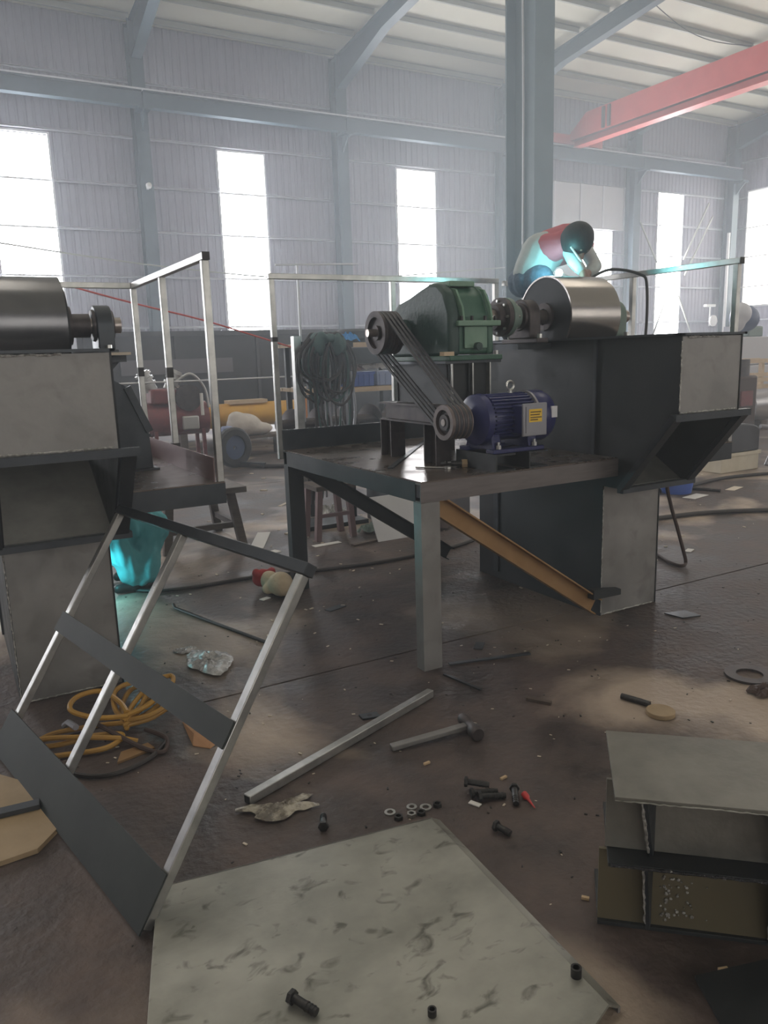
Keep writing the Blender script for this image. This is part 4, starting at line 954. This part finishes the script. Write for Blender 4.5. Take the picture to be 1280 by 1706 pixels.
one('red_rope', 'slack red rope stretched behind the left platform railing', 'rope', MB().tube(curve_pts([(1.0,8.0,2.36), (1.7,8,2.17), (2.4,8,2.0), (3.0,8.0,1.82), (3.42,8.0,1.69)], 6), .009, 6), 'crane_red', (2.3, 8, 2))
one('wall_wire', 'thin wire sagging across the windows', 'wire', MB().tube(curve_pts([(1.5,19,4.15), (5,19,3.75), (9,19,3.55), (14,19,3.9), (17,19,4.2)], 6), .018, 6), 'purlin_steel', (9, 19, 3.6))
# yellow screw conveyor
t = thing('screw_conveyor', 'yellow tubular screw conveyor lying in front of the dark trough', 'conveyor', (4.5, 13.3, 0))
MB().cyl((3.2, 13.3, .62), (5.7, 13.3, .62), .21, 28).build('tube', 'yellow_paint', t)
MB().box(4.35, 13.15, .82, 5.05, 13.45, .88).build('hatch', 'wood_pale', t)
MB().lathe((5.70, 13.3, .62), (1,0,0), [(0,.25), (.03,.25)], 28).build('end_flange', 'orange_paint', t)
MB().prism([(5.73, 13.12, .40), (5.95, 13.12, .40), (5.85, 13.12, .84), (5.73, 13.12, .84)], (0,.36,0)).build('end_box', 'orange_paint', t)
for x in (3.5, 5.4): MB().box(x-.06, 13.1, 0, x+.06, 13.5, .43).build('cradle', 'wood_dark', t)
# red compressor with wheel
t = thing('red_compressor', 'dirty red engine-like compressor behind the left railing', 'compressor', (3.1, 11.6, 0))
MB().cyl((2.55, 11.6, .75), (3.45, 11.6, .75), .24, 24).build('tank', 'red_paint', t)
MB().box(2.62, 11.4, .98, 3.0, 11.8, 1.20).build('crankcase', 'red_paint', t, bevel=.03)
for k, a in enumerate((-.25, .25)):
    MB().cyl((2.81+a*.5, 11.6, 1.18), (2.81+a, 11.6, 1.45), .09, 14).build('cylinder', 'alu', t)
    for j in range(3): c = Vector((2.81+a*.6, 11.6, 1.23)).lerp(Vector((2.81+a, 11.6, 1.45)), j/3+.1); MB().cyl(c, c+Vector((a*.06, 0, .03)), .12, 16).build('fin', 'alu', t)
MB().cyl((3.15, 11.35, 1.06), (3.15, 11.42, 1.06), .19, 24).build('flywheel', 'cast_iron', t)
MB().tube(curve_pts([(3.0,11.4,1.3), (3.2,11.35,1.4), (3.4,11.4,1.2), (3.45,11.4,.9)]), .02, 8).build('pipe', 'alu', t)
MB().cyl((3.32, 11.3, .80), (3.32, 11.3, 1.12), .025, 10).build('valve', 'white_paint', t)
MB().box(3.02, 11.28, .60, 3.26, 11.36, .80).build('valve_block', 'alu', t, bevel=.02)
for x in (2.65, 3.35):
    for yy in (11.42, 11.78): MB().bar((x, yy, .6), (x, yy, 0), .05, .05, (0,1,0)).build('leg', 'red_paint', t)
t = thing('cart_wheel', 'black rubber wheel standing on the floor beside the red compressor', 'wheel', (3.72, 11.3, 0))
MB().lathe((3.70, 11.25, .30), (.25, -.9, 0), [(0,.18), (0,.27), (.03,.30), (.10,.30), (.13,.27), (.13,.18)], 32, True).build('tyre', 'rubber', t)
MB().lathe((3.715, 11.21, .30), (.25, -.9, 0), [(0,.03), (0,.18), (.05,.18), (.05,.03)], 24, True).build('rim', 'navy', t)
MB().bar((3.78, 11.2, .04), (4.05, 10.8, .04), .05, .08).build('axle_stay', 'mill_dark', t)
# sack on a board
one('board', 'thin board lying on blocks in front of the yellow conveyor', 'board', MB().box(3.95, 12.2, .30, 5.2, 12.7, .34).box(4.05, 12.3, 0, 4.2, 12.6, .30).box(4.9, 12.3, 0, 5.05, 12.6, .30), 'wood_dark', (4.5, 12.4, 0))
t = thing('white_sack', 'rumpled white sack with a blue corner on the board', 'sack', (4.3, 12.4, .34))
mb = MB(); ellipsoid(mb, (4.32, 12.4, .52), (.30, .2, .19)); ellipsoid(mb, (4.55, 12.42, .44), (.28, .2, .11)); ellipsoid(mb, (4.2, 12.4, .62), (.15, .13, .13))
remesh('sack', 'sack_white', t, mb, .03, 3)
MB().box(3.92, 12.28, .341, 4.12, 12.42, .52).build('blue_corner', 'blue_pale', t, bevel=.03)

# cable rack
t = thing('cable_rack', 'steel post rack hung with a big bundle of dark cables', 'rack', (3.05, 6.75, 0))
MB().bar((2.88, 6.7, 0), (2.88, 6.7, 1.78), .07, .07, (0,1,0)).build('post', 'tube_galv', t)
MB().bar((2.93, 6.7, 1.0), (2.93, 6.7, 2.42), .018, .018, (0,1,0)).build('mast', 'girt_steel', t)
MB().bar((2.72, 6.7, 2.40), (3.55, 6.7, 2.43), .02, .015).build('crossbar', 'girt_steel', t)
MB().bar((2.85, 6.7, 1.70), (3.45, 6.7, 1.70), .06, .06).build('arm', 'mill_dark', t)
MB().bar((3.40, 6.7, 0), (3.40, 6.7, 1.72), .05, .05, (0,1,0)).build('post', 'mill_dark', t)
MB().box(2.80, 6.5, 0, 3.46, 6.9, .04).build('foot', 'mill_dark', t)
for k in range(40):
    random.seed(100+k); w = random.uniform(.05, .20); dp = random.uniform(.30, .62); yy = 6.60+random.uniform(-.10, .12); cx_ = 3.12+random.uniform(-.09, .09)
    ctl = [(cx_-w*.4, yy, 1.74), (cx_-w, yy-.02, 1.74-dp*.35), (cx_-w*.85, yy, 1.74-dp*.8), (cx_, yy-.03, 1.74-dp), (cx_+w*.85, yy, 1.74-dp*.8), (cx_+w, yy, 1.74-dp*.35), (cx_+w*.4, yy, 1.75), (cx_, yy+.02, 1.80)]
    MB().tube(curve_pts(ctl, 5, True), random.uniform(.009, .014), 6, True).build('cable_loop', ('hose_dark', 'cable_teal_light', 'hose_dark', 'rubber')[k % 4], t)
for k in range(12):
    random.seed(300+k); x = 2.98+.035*k; 
    MB().tube(curve_pts([(x, 6.58, 1.45), (x+random.uniform(-.04,.04), 6.56, 1.1), (x+random.uniform(-.06,.06), 6.56, .7), (x+random.uniform(-.08,.08), 6.57, random.uniform(.1, .5))], 5), random.uniform(.008, .013), 6).build('cable_tail', ('hose_dark', 'cable_teal_light', 'motor_grey')[k % 3], t)
random.seed(11)
t = thing('cable_teal_sheen', 'added green sheet painting teal highlights on the cable bundle', 'sheet', (3.1, 6.6, 1.75))  # sheet added over the cables, its green stands for teal highlights
mb = MB(); ellipsoid(mb, (3.12, 6.56, 1.76), (.16, .10, .05)); ellipsoid(mb, (3.22, 6.55, 1.70), (.08, .09, .10)); ellipsoid(mb, (3.03, 6.54, 1.70), (.06, .08, .10))
tp = remesh('sheet', 'cable_teal_light', t, mb, .012, 1)
for vtx in tp.data.vertices: c = vtx.co; vtx.co += vtx.normal*(.03*mnoise.noise(Vector((c.x*22, c.y*10, c.z*7))))

# storage rack with planks
t = thing('storage_rack', 'dark steel rack with two plank shelves behind the green gearbox', 'rack', (4.3, 8.2, 0))
for x in (3.55, 4.78, 5.3):
    for yy in (7.95, 8.55): MB().bar((x, yy, 0), (x, yy, 1.70), .05, .05, (0,1,0)).build('post', 'mill_dark', t)
for z in (1.70, 1.21):
    for yy in (7.92, 8.15, 8.38, 8.61): MB().box(3.45, yy-.11, z, 5.4, yy+.105, z+.035).build('shelf_plank', 'ply', t)
    MB().box(3.45, 7.80, z-.02, 5.4, 7.815, z+.03).build('shelf_edge', 'wood_pale', t)
MB().box(3.45, 7.83, 1.50, 5.4, 7.87, 1.67).build('front_rail', 'mill_dark', t)
for k, (x, w, m, lab) in enumerate(((4.02, .30, 'blue_plastic', 'solid blue crate on the lower plank shelf'), (4.36, .33, 'blue_pale', 'pale blue crate on the lower shelf, nearer the gearbox'))):
    b = thing('crate', lab, 'crate', (x+w/2, 8.0, 1.245), 'crates on the lower shelf')
    MB().box(x, 7.86, 1.246, x+w, 8.26, 1.40).build('body', m, b, bevel=.01)
    MB().box(x-.008, 7.85, 1.38, x+w+.008, 8.27, 1.405).build('rim', m, b)
    for j in range(4): MB().box(x+.03+j*w/4.4, 7.852, 1.26, x+.045+j*w/4.4, 7.86, 1.38).build('rib', m, b)
crumpled('cloth_bundle', 'pale cloth bundle lying on top of the blue crates', 'cloth', 'sack_white', 4.38, 8.02, .25, .14, .18, 4.4, 0, 1.405)
crumpled('cloth_bundle', 'pinkish cloth scrap at the left end of the crates', 'cloth', 'toe_pink', 4.12, 7.96, .10, .09, .10, 7.4, 0, 1.405)
crumpled('blue_bag', 'bright blue plastic bag on the top plank shelf', 'bag', 'blue_cloth', 4.10, 8.05, .13, .12, .13, 1.4, 0, 1.735)
t = thing('tyre', 'dark rubber tyre lying on the top plank shelf', 'tyre', (4.33, 8.25, 1.735))
MB().lathe((4.33, 8.25, 1.74), (0,0,1), [(0,.12), (.0,.22), (.04,.26), (.12,.26), (.15,.22), (.15,.12)], 28, True).build('tread', 'rubber', t)
crumpled('paper_bag', 'grey paper bag standing on the top shelf near the cables', 'bag', 'motor_grey', 3.80, 8.0, .11, .10, .14, 6.4, 0, 1.735)
# auger
t = thing('auger_screw', 'dark steel auger screw resting behind the motor platform', 'auger', (4.0, 7.4, 0))
ya, za = 7.35, .93
MB().cyl((2.9, ya, za), (4.9, ya, za), .05, 16).build('shaft', 'cast_iron', t)
vs = []; fs = []; N = 120
for k in range(N+1):
    a = 2*math.pi*k/20; x = 3.0+1.8*k/N
    for r, e in ((.05, .012), (.155, .006)):
        for s in (-1, 1): vs.append((x+s*e, ya+r*math.cos(a), za+r*math.sin(a)))
for k in range(N):
    o4, p4 = 4*k, 4*k+4
    fs += [(o4, o4+2, p4+2, p4), (o4+1, p4+1, p4+3, o4+3), (o4+2, o4+3, p4+3, p4+2)]
MB().add(vs, fs).build('flight', 'cast_iron', t)
for x in (3.15, 4.75): MB().prism([(x-.03, ya-.25, 0), (x-.03, ya+.25, 0), (x-.03, ya+.06, .77), (x-.03, ya-.06, .77)], (.06,0,0)).build('support', 'mill_dark', t)
MB().box(2.95, ya-.12, .70, 4.85, ya+.12, .73).build('tray', 'motor_grey', t)

# clutter under and behind the platform
t = thing('wooden_stool', 'small reddish wooden stool under the cable rack', 'stool', (2.95, 6.2, 0))
MB().box(2.72, 6.05, .45, 3.10, 6.4, .49).build('seat', 'wood_dark', t)
for x in (2.77, 3.05):
    for yy in (6.1, 6.35): MB().bar((x, yy, .45), (x+(x-2.91)*.25, yy, 0), .05, .05, (0,1,0)).build('leg', 'toe_pink', t)
MB().bar((2.76, 6.1, .22), (3.06, 6.1, .22), .03, .03).build('stretcher', 'toe_pink', t)
t = thing('tool_chest', 'dark steel tool chest on the floor behind the motor platform', 'chest', (4.0, 6.4, 0))
MB().box(3.55, 6.2, 0, 4.45, 6.7, .42).build('body', 'bin_dark', t, bevel=.01)
MB().box(3.53, 6.18, .42, 4.47, 6.72, .50).build('lid', 'bin_dark', t, bevel=.01)
MB().box(3.9, 6.16, .30, 4.1, 6.18, .36).build('latch', 'motor_grey', t)
crumpled('brown_sack', 'brown sack slumped beside the tool chest', 'sack', 'hose_brown', 3.75, 5.9, .22, .14, .20, 9.1)
crumpled('olive_sack', 'olive sack lying beside the brown sack under the platform', 'sack', 'machine_green', 3.35, 6.15, .18, .10, .14, 12.7)
crumpled('plastic_film', 'pale plastic sheet heaped beside the wooden stool', 'film', 'film', 3.30, 7.0, .16, .10, .16, 2.9)
one('plywood_offcut', 'pale board leaning behind the motor platform brace', 'board', MB().prism([(3.15, 5.75, .002), (3.62, 5.75, .002), (3.62, 5.95, .36), (3.15, 5.95, .36)], (0,.015,0)), 'door_panel', (3.4, 5.8, 0))
one('long_strip', 'long dark strip on the floor behind the platform', 'strip', MB().bar((2.9, 5.75, .01), (3.9, 5.95, .01), .05, .015), 'wood_dark', (3.4, 5.85, 0))

# right-hand background
t = thing('welding_set', 'dark arch-topped welding set standing on a cream box', 'welding machine', (8.7, 6.5, .25))
prof = [(8.37, .246), (9.05, .246), (9.05, .50)]+[(8.71+.34*math.cos(a), .50+.10*math.sin(a)) for a in [math.pi*k/10 for k in range(1, 10)]]+[(8.37, .50)]
MB().prism([(a, 6.28, b) for a, b in prof], (0,.6,0)).build('body', 'bin_dark', t, bevel=.02)
MB().tube([(8.5, 6.5, .58), (8.5, 6.5, .66), (8.9, 6.5, .66), (8.9, 6.5, .58)], .015, 8).build('handle', 'motor_grey', t)
MB().tube(curve_pts([(9.0,6.25,.55), (9.15,6.2,.5), (9.2,6.2,.25), (9.1,6.2,.05)]), .03, 8).build('cable', 'motor_grey', t)
t = thing('cream_box', 'cream-coloured block supporting the dark welding set', 'box', (8.7, 6.5, 0))
MB().box(8.36, 6.30, 0, 9.08, 6.75, .20).build('body', 'cream_box', t, bevel=.01); MB().box(8.34, 6.28, .20, 9.10, 6.77, .244).build('lid', 'cream_box', t, bevel=.006)
t = thing('blue_bin', 'small blue bin on the floor under the outlet of the right casing', 'bin', (6.95, 5.8, 0))
MB().lathe((6.95, 5.8, .0), (0,0,1), [(0,.14), (.0,.16), (.26,.20), (.26,.17), (.02,.14)], 20).build('body', 'blue_plastic', t)
MB().lathe((6.95, 5.8, .26), (0,0,1), [(0,.18), (0,.215), (.02,.215), (.02,.18)], 20, True).build('rim', 'blue_plastic', t)
t = thing('steel_duct', 'bright round steel duct lying at the right edge', 'duct', (14.3, 9.6, 0))
MB().cyl((13.2, 9.6, .42), (16.2, 9.6, .42), .30, 32).build('pipe', 'duct', t)
MB().lathe((13.18, 9.6, .42), (1,0,0), [(0,.29), (0,.35), (.03,.35), (.03,.29)], 32, True).build('flange', 'duct', t)
for x in (13.5, 15.5): MB().box(x-.08, 9.3, 0, x+.08, 9.9, .14).build('chock', 'wood_dark', t)
t = thing('timber_crate', 'pale timber crate frame at the right edge above the duct', 'crate', (14.2, 10.6, 0))
for x in (13.4, 14.1, 14.8, 15.5): MB().box(x-.04, 10.3, 0, x+.04, 10.38, 1.22).build('stud', 'wood_pale', t)
for z in (.66, .80, .90, 1.18): MB().box(13.36, 10.28, z, 15.54, 10.30, z+.085).build('board', 'wood_pale', t)
for z in (.66, 1.18): MB().box(13.36, 10.9, z, 15.54, 10.98, z+.08).build('board', 'wood_pale', t)
for x in (13.4, 15.5): MB().box(x-.04, 10.3, 1.16, x+.04, 10.98, 1.22).build('cross_rail', 'wood_pale', t)
t = thing('machine_cabinet', 'pale grey machine with rounded blue and white head at the right edge', 'machine', (15.5, 11.5, 0))
MB().box(14.9, 11.2, 0, 16.6, 12.0, 1.10).build('lower_cabinet', 'machine_pale', t, bevel=.02)
MB().box(14.92, 11.22, 1.11, 16.58, 11.98, 1.72).build('upper_cabinet', 'machine_pale', t, bevel=.02)
mb = MB(); ellipsoid(mb, (15.75, 11.5, 2.12), (.42, .25, .30)); ellipsoid(mb, (15.55, 11.45, 2.25), (.25, .2, .2))
remesh('head_housing', 'navy', t, mb, .03, 4)
mb = MB(); ellipsoid(mb, (15.42, 11.35, 2.22), (.26, .2, .24)); ellipsoid(mb, (15.35, 11.35, 2.05), (.16, .15, .22))
remesh('head_cover', 'machine_pale', t, mb, .03, 4)
MB().box(15.2, 11.4, 1.72, 15.5, 11.6, 1.95).build('column', 'motor_grey', t); MB().box(15.8, 11.4, 1.72, 16.3, 11.7, 1.95).build('motor', 'machine_green', t, bevel=.03)
t = thing('brown_machine', 'dark brown machine behind the grey end face of the right casing', 'machine', (11.8, 8.8, 0))
MB().box(11.45, 8.5, 0, 12.1, 9.1, 1.05).build('body', 'hose_brown', t, bevel=.04); MB().cyl((11.78, 8.75, 1.05), (11.78, 8.75, 1.32), .25, 20).build('dome', 'cast_iron', t)
MB().box(11.65, 8.47, .55, 11.95, 8.5, .8).build('panel', 'red_paint', t)
t = thing('wall_fan', 'small white fan on the wall column at the far right corner', 'fan', (27.4, 21.4, 2.5))
MB().cyl((27.6, YB-.6, 2.3), (27.6, YB-.6, 3.1), .03, 8).build('stem', 'white_paint', t)
MB().lathe((27.6, YB-.7, 2.5), (0,-1,0), [(0,.1), (.05,.22), (.1,.22), (.12,.1)], 20).build('guard', 'white_paint', t)
MB().box(27.2, YB-.75, 3.05, 27.75, YB-.6, 3.15).build('bracket', 'white_paint', t)

# ================================================================== PEOPLE
def hand(mb, wrist, d, side, s=1.):
    wrist = Vector(wrist); d = Vector(d).normalized(); side = Vector(side).normalized(); nrm = d.cross(side).normalized()
    palm = wrist+d*.05*s
    capsule(mb, wrist, palm+side*.018*s, .026*s, .024*s); capsule(mb, wrist, palm-side*.018*s, .026*s, .024*s)
    for k, (o, l) in enumerate(((.030,.055), (.010,.065), (-.010,.060), (-.030,.045))):
        b = palm+d*.02*s+side*o*s; m = b+d*l*.55*s+nrm*.012*s; e = m+d*l*.35*s+nrm*.032*s
        capsule(mb, b, m, .0105*s, .0095*s, 8); capsule(mb, m, e, .0095*s, .0085*s, 8)
    b = wrist+side*.028*s+d*.015*s; m = b+side*.022*s+d*.03*s+nrm*.015*s; e = m+d*.025*s+nrm*.02*s
    capsule(mb, b, m, .0125*s, .0105*s, 8); capsule(mb, m, e, .0105*s, .009*s, 8)

# welder crouching on top of the right casing, bent over the drum
zc = 1.657
MBc = MB().box(3.328, 4.30, 1.6575, 3.792, 4.63, 1.664)
cas = bpy.data.objects['elevator_casing']; MBc.build('head_cover', 'mill_scale', cas)
zc = 1.664
w = thing('person', 'worker in red vest and jeans bent double over the polished drum', 'person', (3.62, 4.48, zc))
hipL, hipR = Vector((3.79, 4.44, 2.08)), Vector((3.79, 4.60, 2.08)); knL, knR = Vector((4.02, 4.34, 1.92)), Vector((4.04, 4.58, 1.92))
anL, anR = Vector((3.62, 4.42, 1.75)), Vector((3.64, 4.55, 1.75))
sp0, sp1, sp2 = Vector((3.80, 4.52, 2.12)), Vector((3.87, 4.50, 2.27)), Vector((4.04, 4.45, 2.335))
shN, shF = Vector((3.93, 4.32, 2.33)), Vector((4.29, 4.52, 2.345)); neck = Vector((4.03, 4.34, 2.33)); head = Vector((3.945, 4.20, 2.305))
elN, haN = Vector((3.91, 4.20, 2.18)), Vector((3.92, 4.12, 2.095)); elF, haF = Vector((4.22, 4.32, 2.17)), Vector((3.97, 4.16, 2.085))
mb = MB()                                                  # continuous body
for a, b, r0, r1 in ((sp0,sp1,.12,.12), (sp1,sp2,.12,.13), (sp2,neck,.10,.06), (neck,head,.055,.06), (shN,elN,.048,.040), (elN,haN,.040,.028), (shF,elF,.048,.040), (elF,haF,.040,.028),
                     (hipL,knL,.075,.055), (hipR,knR,.075,.055), (knL,anL,.055,.04), (knR,anR,.055,.04), (sp2,shN,.08,.06), (sp2,shF,.08,.06), (hipL,hipR,.09,.09)): capsule(mb, a, b, r0, r1)
rh = Matrix.Rotation(math.radians(60), 3, 'X')
ellipsoid(mb, head, (.078, .085, .11), rot=rh)
face = rh @ Vector((0, 1, 0))                              # the face looks down at the drum
fd = Vector((.0, -.45, -.89)).normalized()
capsule(mb, head+fd*.075, head+fd*.10+Vector((0,.01,-.012)), .016, .014, 8)
for s in (-1, 1): ellipsoid(mb, head+Vector((s*.078, .01, -.015)), (.014, .024, .03)); ellipsoid(mb, head+fd*.075+Vector((s*.03, -.02, .012)), (.014, .014, .010))
ellipsoid(mb, head+fd*.085+Vector((0, .03, -.03)), (.024, .012, .010))
hand(mb, haN, (.25, -.15, -.95), (1, .3, .2)); hand(mb, haF, (-.35, -.15, -.9), (-1, .3, .2))
remesh('body', 'skin', w, mb, .009, 3)
mb = MB(); ellipsoid(mb, head-fd*.018+Vector((0, .008, .008)), (.112, .118, .128), rot=rh); ellipsoid(mb, head+Vector((0.02,.08,.03)), (.08, .07, .07))
remesh('hair', 'hair', w, mb, .012, 2)
mb = MB()                                                  # grey shirt: lower back, belly, sleeves
for a, b, r0, r1 in ((sp0+Vector((0,0,.01)),sp1,.135,.145), (sp1,sp1.lerp(sp2,.6),.145,.13), (shN,elN,.056,.05), (elN,elN.lerp(haN,.7),.05,.04), (shF,elF,.056,.05), (elF,elF.lerp(haF,.7),.05,.04)): capsule(mb, a, b, r0, r1)
remesh('shirt', 'shirt_grey', w, mb, .012, 3)
mb = MB()                                                  # red vest over back and shoulders
for a, b, r0, r1 in ((sp1+Vector((.07,-.01,.03)),sp2+Vector((.02,0,.0)),.138,.142), (sp2,shN,.11,.082), (sp2,shF,.11,.082), (sp1+Vector((.0,-.06,.02)), shN+Vector((-.03,.02,-.03)), .11, .09)): capsule(mb, a, b, r0, r1)
remesh('vest', 'vest_red', w, mb, .012, 3)
mb = MB()
for a, b, r0, r1 in ((hipL,knL,.092,.070), (hipR,knR,.092,.070), (knL,anL,.070,.055), (knR,anR,.070,.055), (hipL,hipR,.115,.115), (hipL+Vector((-.02,.08,.0)), sp0+Vector((-.01,0,.0)), .115, .12)): capsule(mb, a, b, r0, r1)
remesh('jeans', 'denim', w, mb, .012, 3)
for an in (anL, anR):
    mb = MB(); capsule(mb, an+Vector((-.04,0,-.05)), an+Vector((.16,-.01,-.055)), .036, .030); capsule(mb, an, an+Vector((0,0,-.04)), .045, .045)
    remesh('boot', 'boot', w, mb, .010, 2)
MB().cyl(head+Vector((-.09,-.02,-.03)), head+Vector((-.02,-.07,-.15)), .007, 8).build('mask_arm', 'white_paint', w)
# torch and the arc at its tip
t = thing('welding_torch', 'welding electrode holder in the bent worker\'s hands', 'torch', (3.88, 4.13, 2.05))
tip = Vector((3.765, 4.17, 2.10))
MB().cyl((3.95, 4.125, 2.045), (3.85, 4.13, 2.055), .014, 10).build('handle', 'rubber', t); MB().cyl((3.85, 4.13, 2.055), tip, .004, 8).build('electrode', 'zinc', t)
a_ = MB(); ellipsoid(a_, tip+Vector((-.02, 0, .0)), (.024, .024, .024), 12, 8); a_.build('arc', 'glow_arc', t)
cable('torch_cable', 'black welding cable looping from the torch over the drum', [(3.955,4.125,2.045), (4.12,4.08,2.12), (4.30,3.98,2.085), (4.38,3.98,2.0), (4.40,4.0,1.6), (4.42,4.1,1.1), (4.45,5.0,.99)], .010, 'hose_dark')
def arc_light(name, loc, power, r=.03):
    l = bpy.data.lights.new(name, 'POINT'); l.energy = power; l.color = (.22, .93, 1.0); l.shadow_soft_size = r
    o = bpy.data.objects.new(name, l); COL.objects.link(o); o.location = loc
ARC1, ARC2 = 4., 5.
arc_light('arc_light', tip+Vector((-.055, .0, .04)), ARC1)

# second worker crouching behind the left casing, only trousers and boot in view
w = thing('person', 'crouching worker under the left platform, trousers lit bright cyan', 'person', (1.1, 5.75, 0))
hipL, hipR = Vector((1.20, 5.62, .42)), Vector((1.22, 5.82, .42)); knL, knR = Vector((.86, 5.50, .50)), Vector((.84, 5.86, .50))
anL, anR = Vector((1.04, 5.50, .09)), Vector((1.10, 5.84, .09)); s0, s1 = Vector((1.12, 5.72, .50)), Vector((.82, 5.70, .80)); hd = Vector((.60, 5.68, .93))
eN, hN = Vector((.62, 5.50, .62)), Vector((.48, 5.42, .45)); eF, hF = Vector((.60, 5.88, .62)), Vector((.48, 5.7, .45))
mb = MB()
for a, b, r0, r1 in ((s0,s1,.12,.13), (s1,hd,.07,.06), (hipL,knL,.075,.055), (hipR,knR,.075,.055), (knL,anL,.055,.04), (knR,anR,.055,.04), (s1,eN,.055,.045), (eN,hN,.04,.028), (s1,eF,.055,.045), (eF,hF,.04,.028)): capsule(mb, a, b, r0, r1)
ellipsoid(mb, hd, (.10, .08, .11)); hand(mb, hN, (-.6, -.2, -.7), (0, 1, 0)); hand(mb, hF, (-.6, -.2, -.7), (0, -1, 0))
remesh('body', 'skin', w, mb, .010, 3)
mb = MB(); ellipsoid(mb, hd+Vector((.02, 0, .03)), (.105, .09, .10)); remesh('hair', 'hair', w, mb, .012, 2)
mb = MB()
for a, b, r0, r1 in ((hipL,knL,.125,.10), (hipR,knR,.125,.10), (knL,anL+Vector((0,0,.05)),.10,.095), (knR,anR+Vector((0,0,.05)),.10,.09), (hipL,hipR,.14,.14), ((1.20,5.58,.40),(1.10,5.50,.14),.10,.10), (hipL, s0, .13, .13)): capsule(mb, a, b, r0, r1)
tr = remesh('trousers', 'cyan_lit_cloth', w, mb, .012, 2)
for vtx in tr.data.vertices:                               # cloth folds
    c = vtx.co+WLOC[tr.name]; f = mnoise.noise(Vector((c.x*9+c.z*5, c.y*9, c.z*14)))
    vtx.co += vtx.normal*(.010*f+.022*mnoise.noise(Vector((c.x*20, c.y*20, c.z*5))))
mb = MB()
for a, b, r0, r1 in ((s0,s1,.14,.15), (s1,eN,.07,.06), (s1,eF,.07,.06), (eN,eN.lerp(hN,.8),.055,.045), (eF,eF.lerp(hF,.8),.055,.045)): capsule(mb, a, b, r0, r1)
remesh('jacket', 'navy', w, mb, .014, 3)
for an in (anL, anR):
    mb = MB(); capsule(mb, an+Vector((.09,0,-.045)), an+Vector((-.12,0,-.05)), .040, .036); capsule(mb, an+Vector((0,0,.02)), an+Vector((0,0,-.04)), .055, .05)
    remesh('boot', 'boot', w, mb, .012, 2)
arc_light('arc_light', (.74, 5.36, .24), ARC2)


# ================================================================== SMOKE
# local plume rising from the welder's work, drifting towards the lone column
pc = Vector((3.9, 5.0, 3.0)); pr = Vector((2.3, 1.9, 3.4))
pb = MB(); ellipsoid(pb, (0,0,0), (1,1,1), 24, 14)
for q in pb.v: q.x = q.x*pr.x+pc.x; q.y = q.y*pr.y+pc.y; q.z = max(.05, q.z*pr.z+pc.z)
sm = pb.build('welding_smoke', 'paper', None, origin=pc, kind='stuff'); tag(sm, 'bluish welding smoke drifting up around the bent worker and lone column', 'smoke')
m = bpy.data.materials.new('smoke'); m.use_nodes = True; nt = m.node_tree; nt.nodes.clear(); L = nt.links.new
vs_ = nt.nodes.new('ShaderNodeVolumeScatter'); out = nt.nodes.new('ShaderNodeOutputMaterial'); tc = nt.nodes.new('ShaderNodeTexCoord')
vs_.inputs['Color'].default_value = (.76, .89, 1, 1); vs_.inputs['Anisotropy'].default_value = .45
mp = nt.nodes.new('ShaderNodeMapping'); mp.inputs['Scale'].default_value = (1/pr.x, 1/pr.y, 1/pr.z); L(tc.outputs['Object'], mp.inputs['Vector'])
ln_ = nt.nodes.new('ShaderNodeVectorMath'); ln_.operation = 'LENGTH'; L(mp.outputs['Vector'], ln_.inputs[0])
mr = nt.nodes.new('ShaderNodeMapRange'); mr.interpolation_type = 'SMOOTHSTEP'; mr.inputs['From Min'].default_value = 1.0; mr.inputs['From Max'].default_value = .25
mr.inputs['To Min'].default_value = 0; mr.inputs['To Max'].default_value = 1; L(ln_.outputs['Value'], mr.inputs['Value'])
nz = nt.nodes.new('ShaderNodeTexNoise'); nz.inputs['Scale'].default_value = .9; nz.inputs['Detail'].default_value = 2; L(tc.outputs['Object'], nz.inputs['Vector'])
m1 = nt.nodes.new('ShaderNodeMath'); m1.operation = 'MULTIPLY'; L(mr.outputs['Result'], m1.inputs[0]); L(nz.outputs['Fac'], m1.inputs[1])
m2 = nt.nodes.new('ShaderNodeMath'); m2.operation = 'MULTIPLY'; L(m1.outputs[0], m2.inputs[0]); m2.inputs[1].default_value = .20
L(m2.outputs[0], vs_.inputs['Density']); L(vs_.outputs[0], out.inputs['Volume'])
sm.data.materials.clear(); sm.data.materials.append(m)
cy.volume_step_rate = 8; cy.volume_max_steps = 16
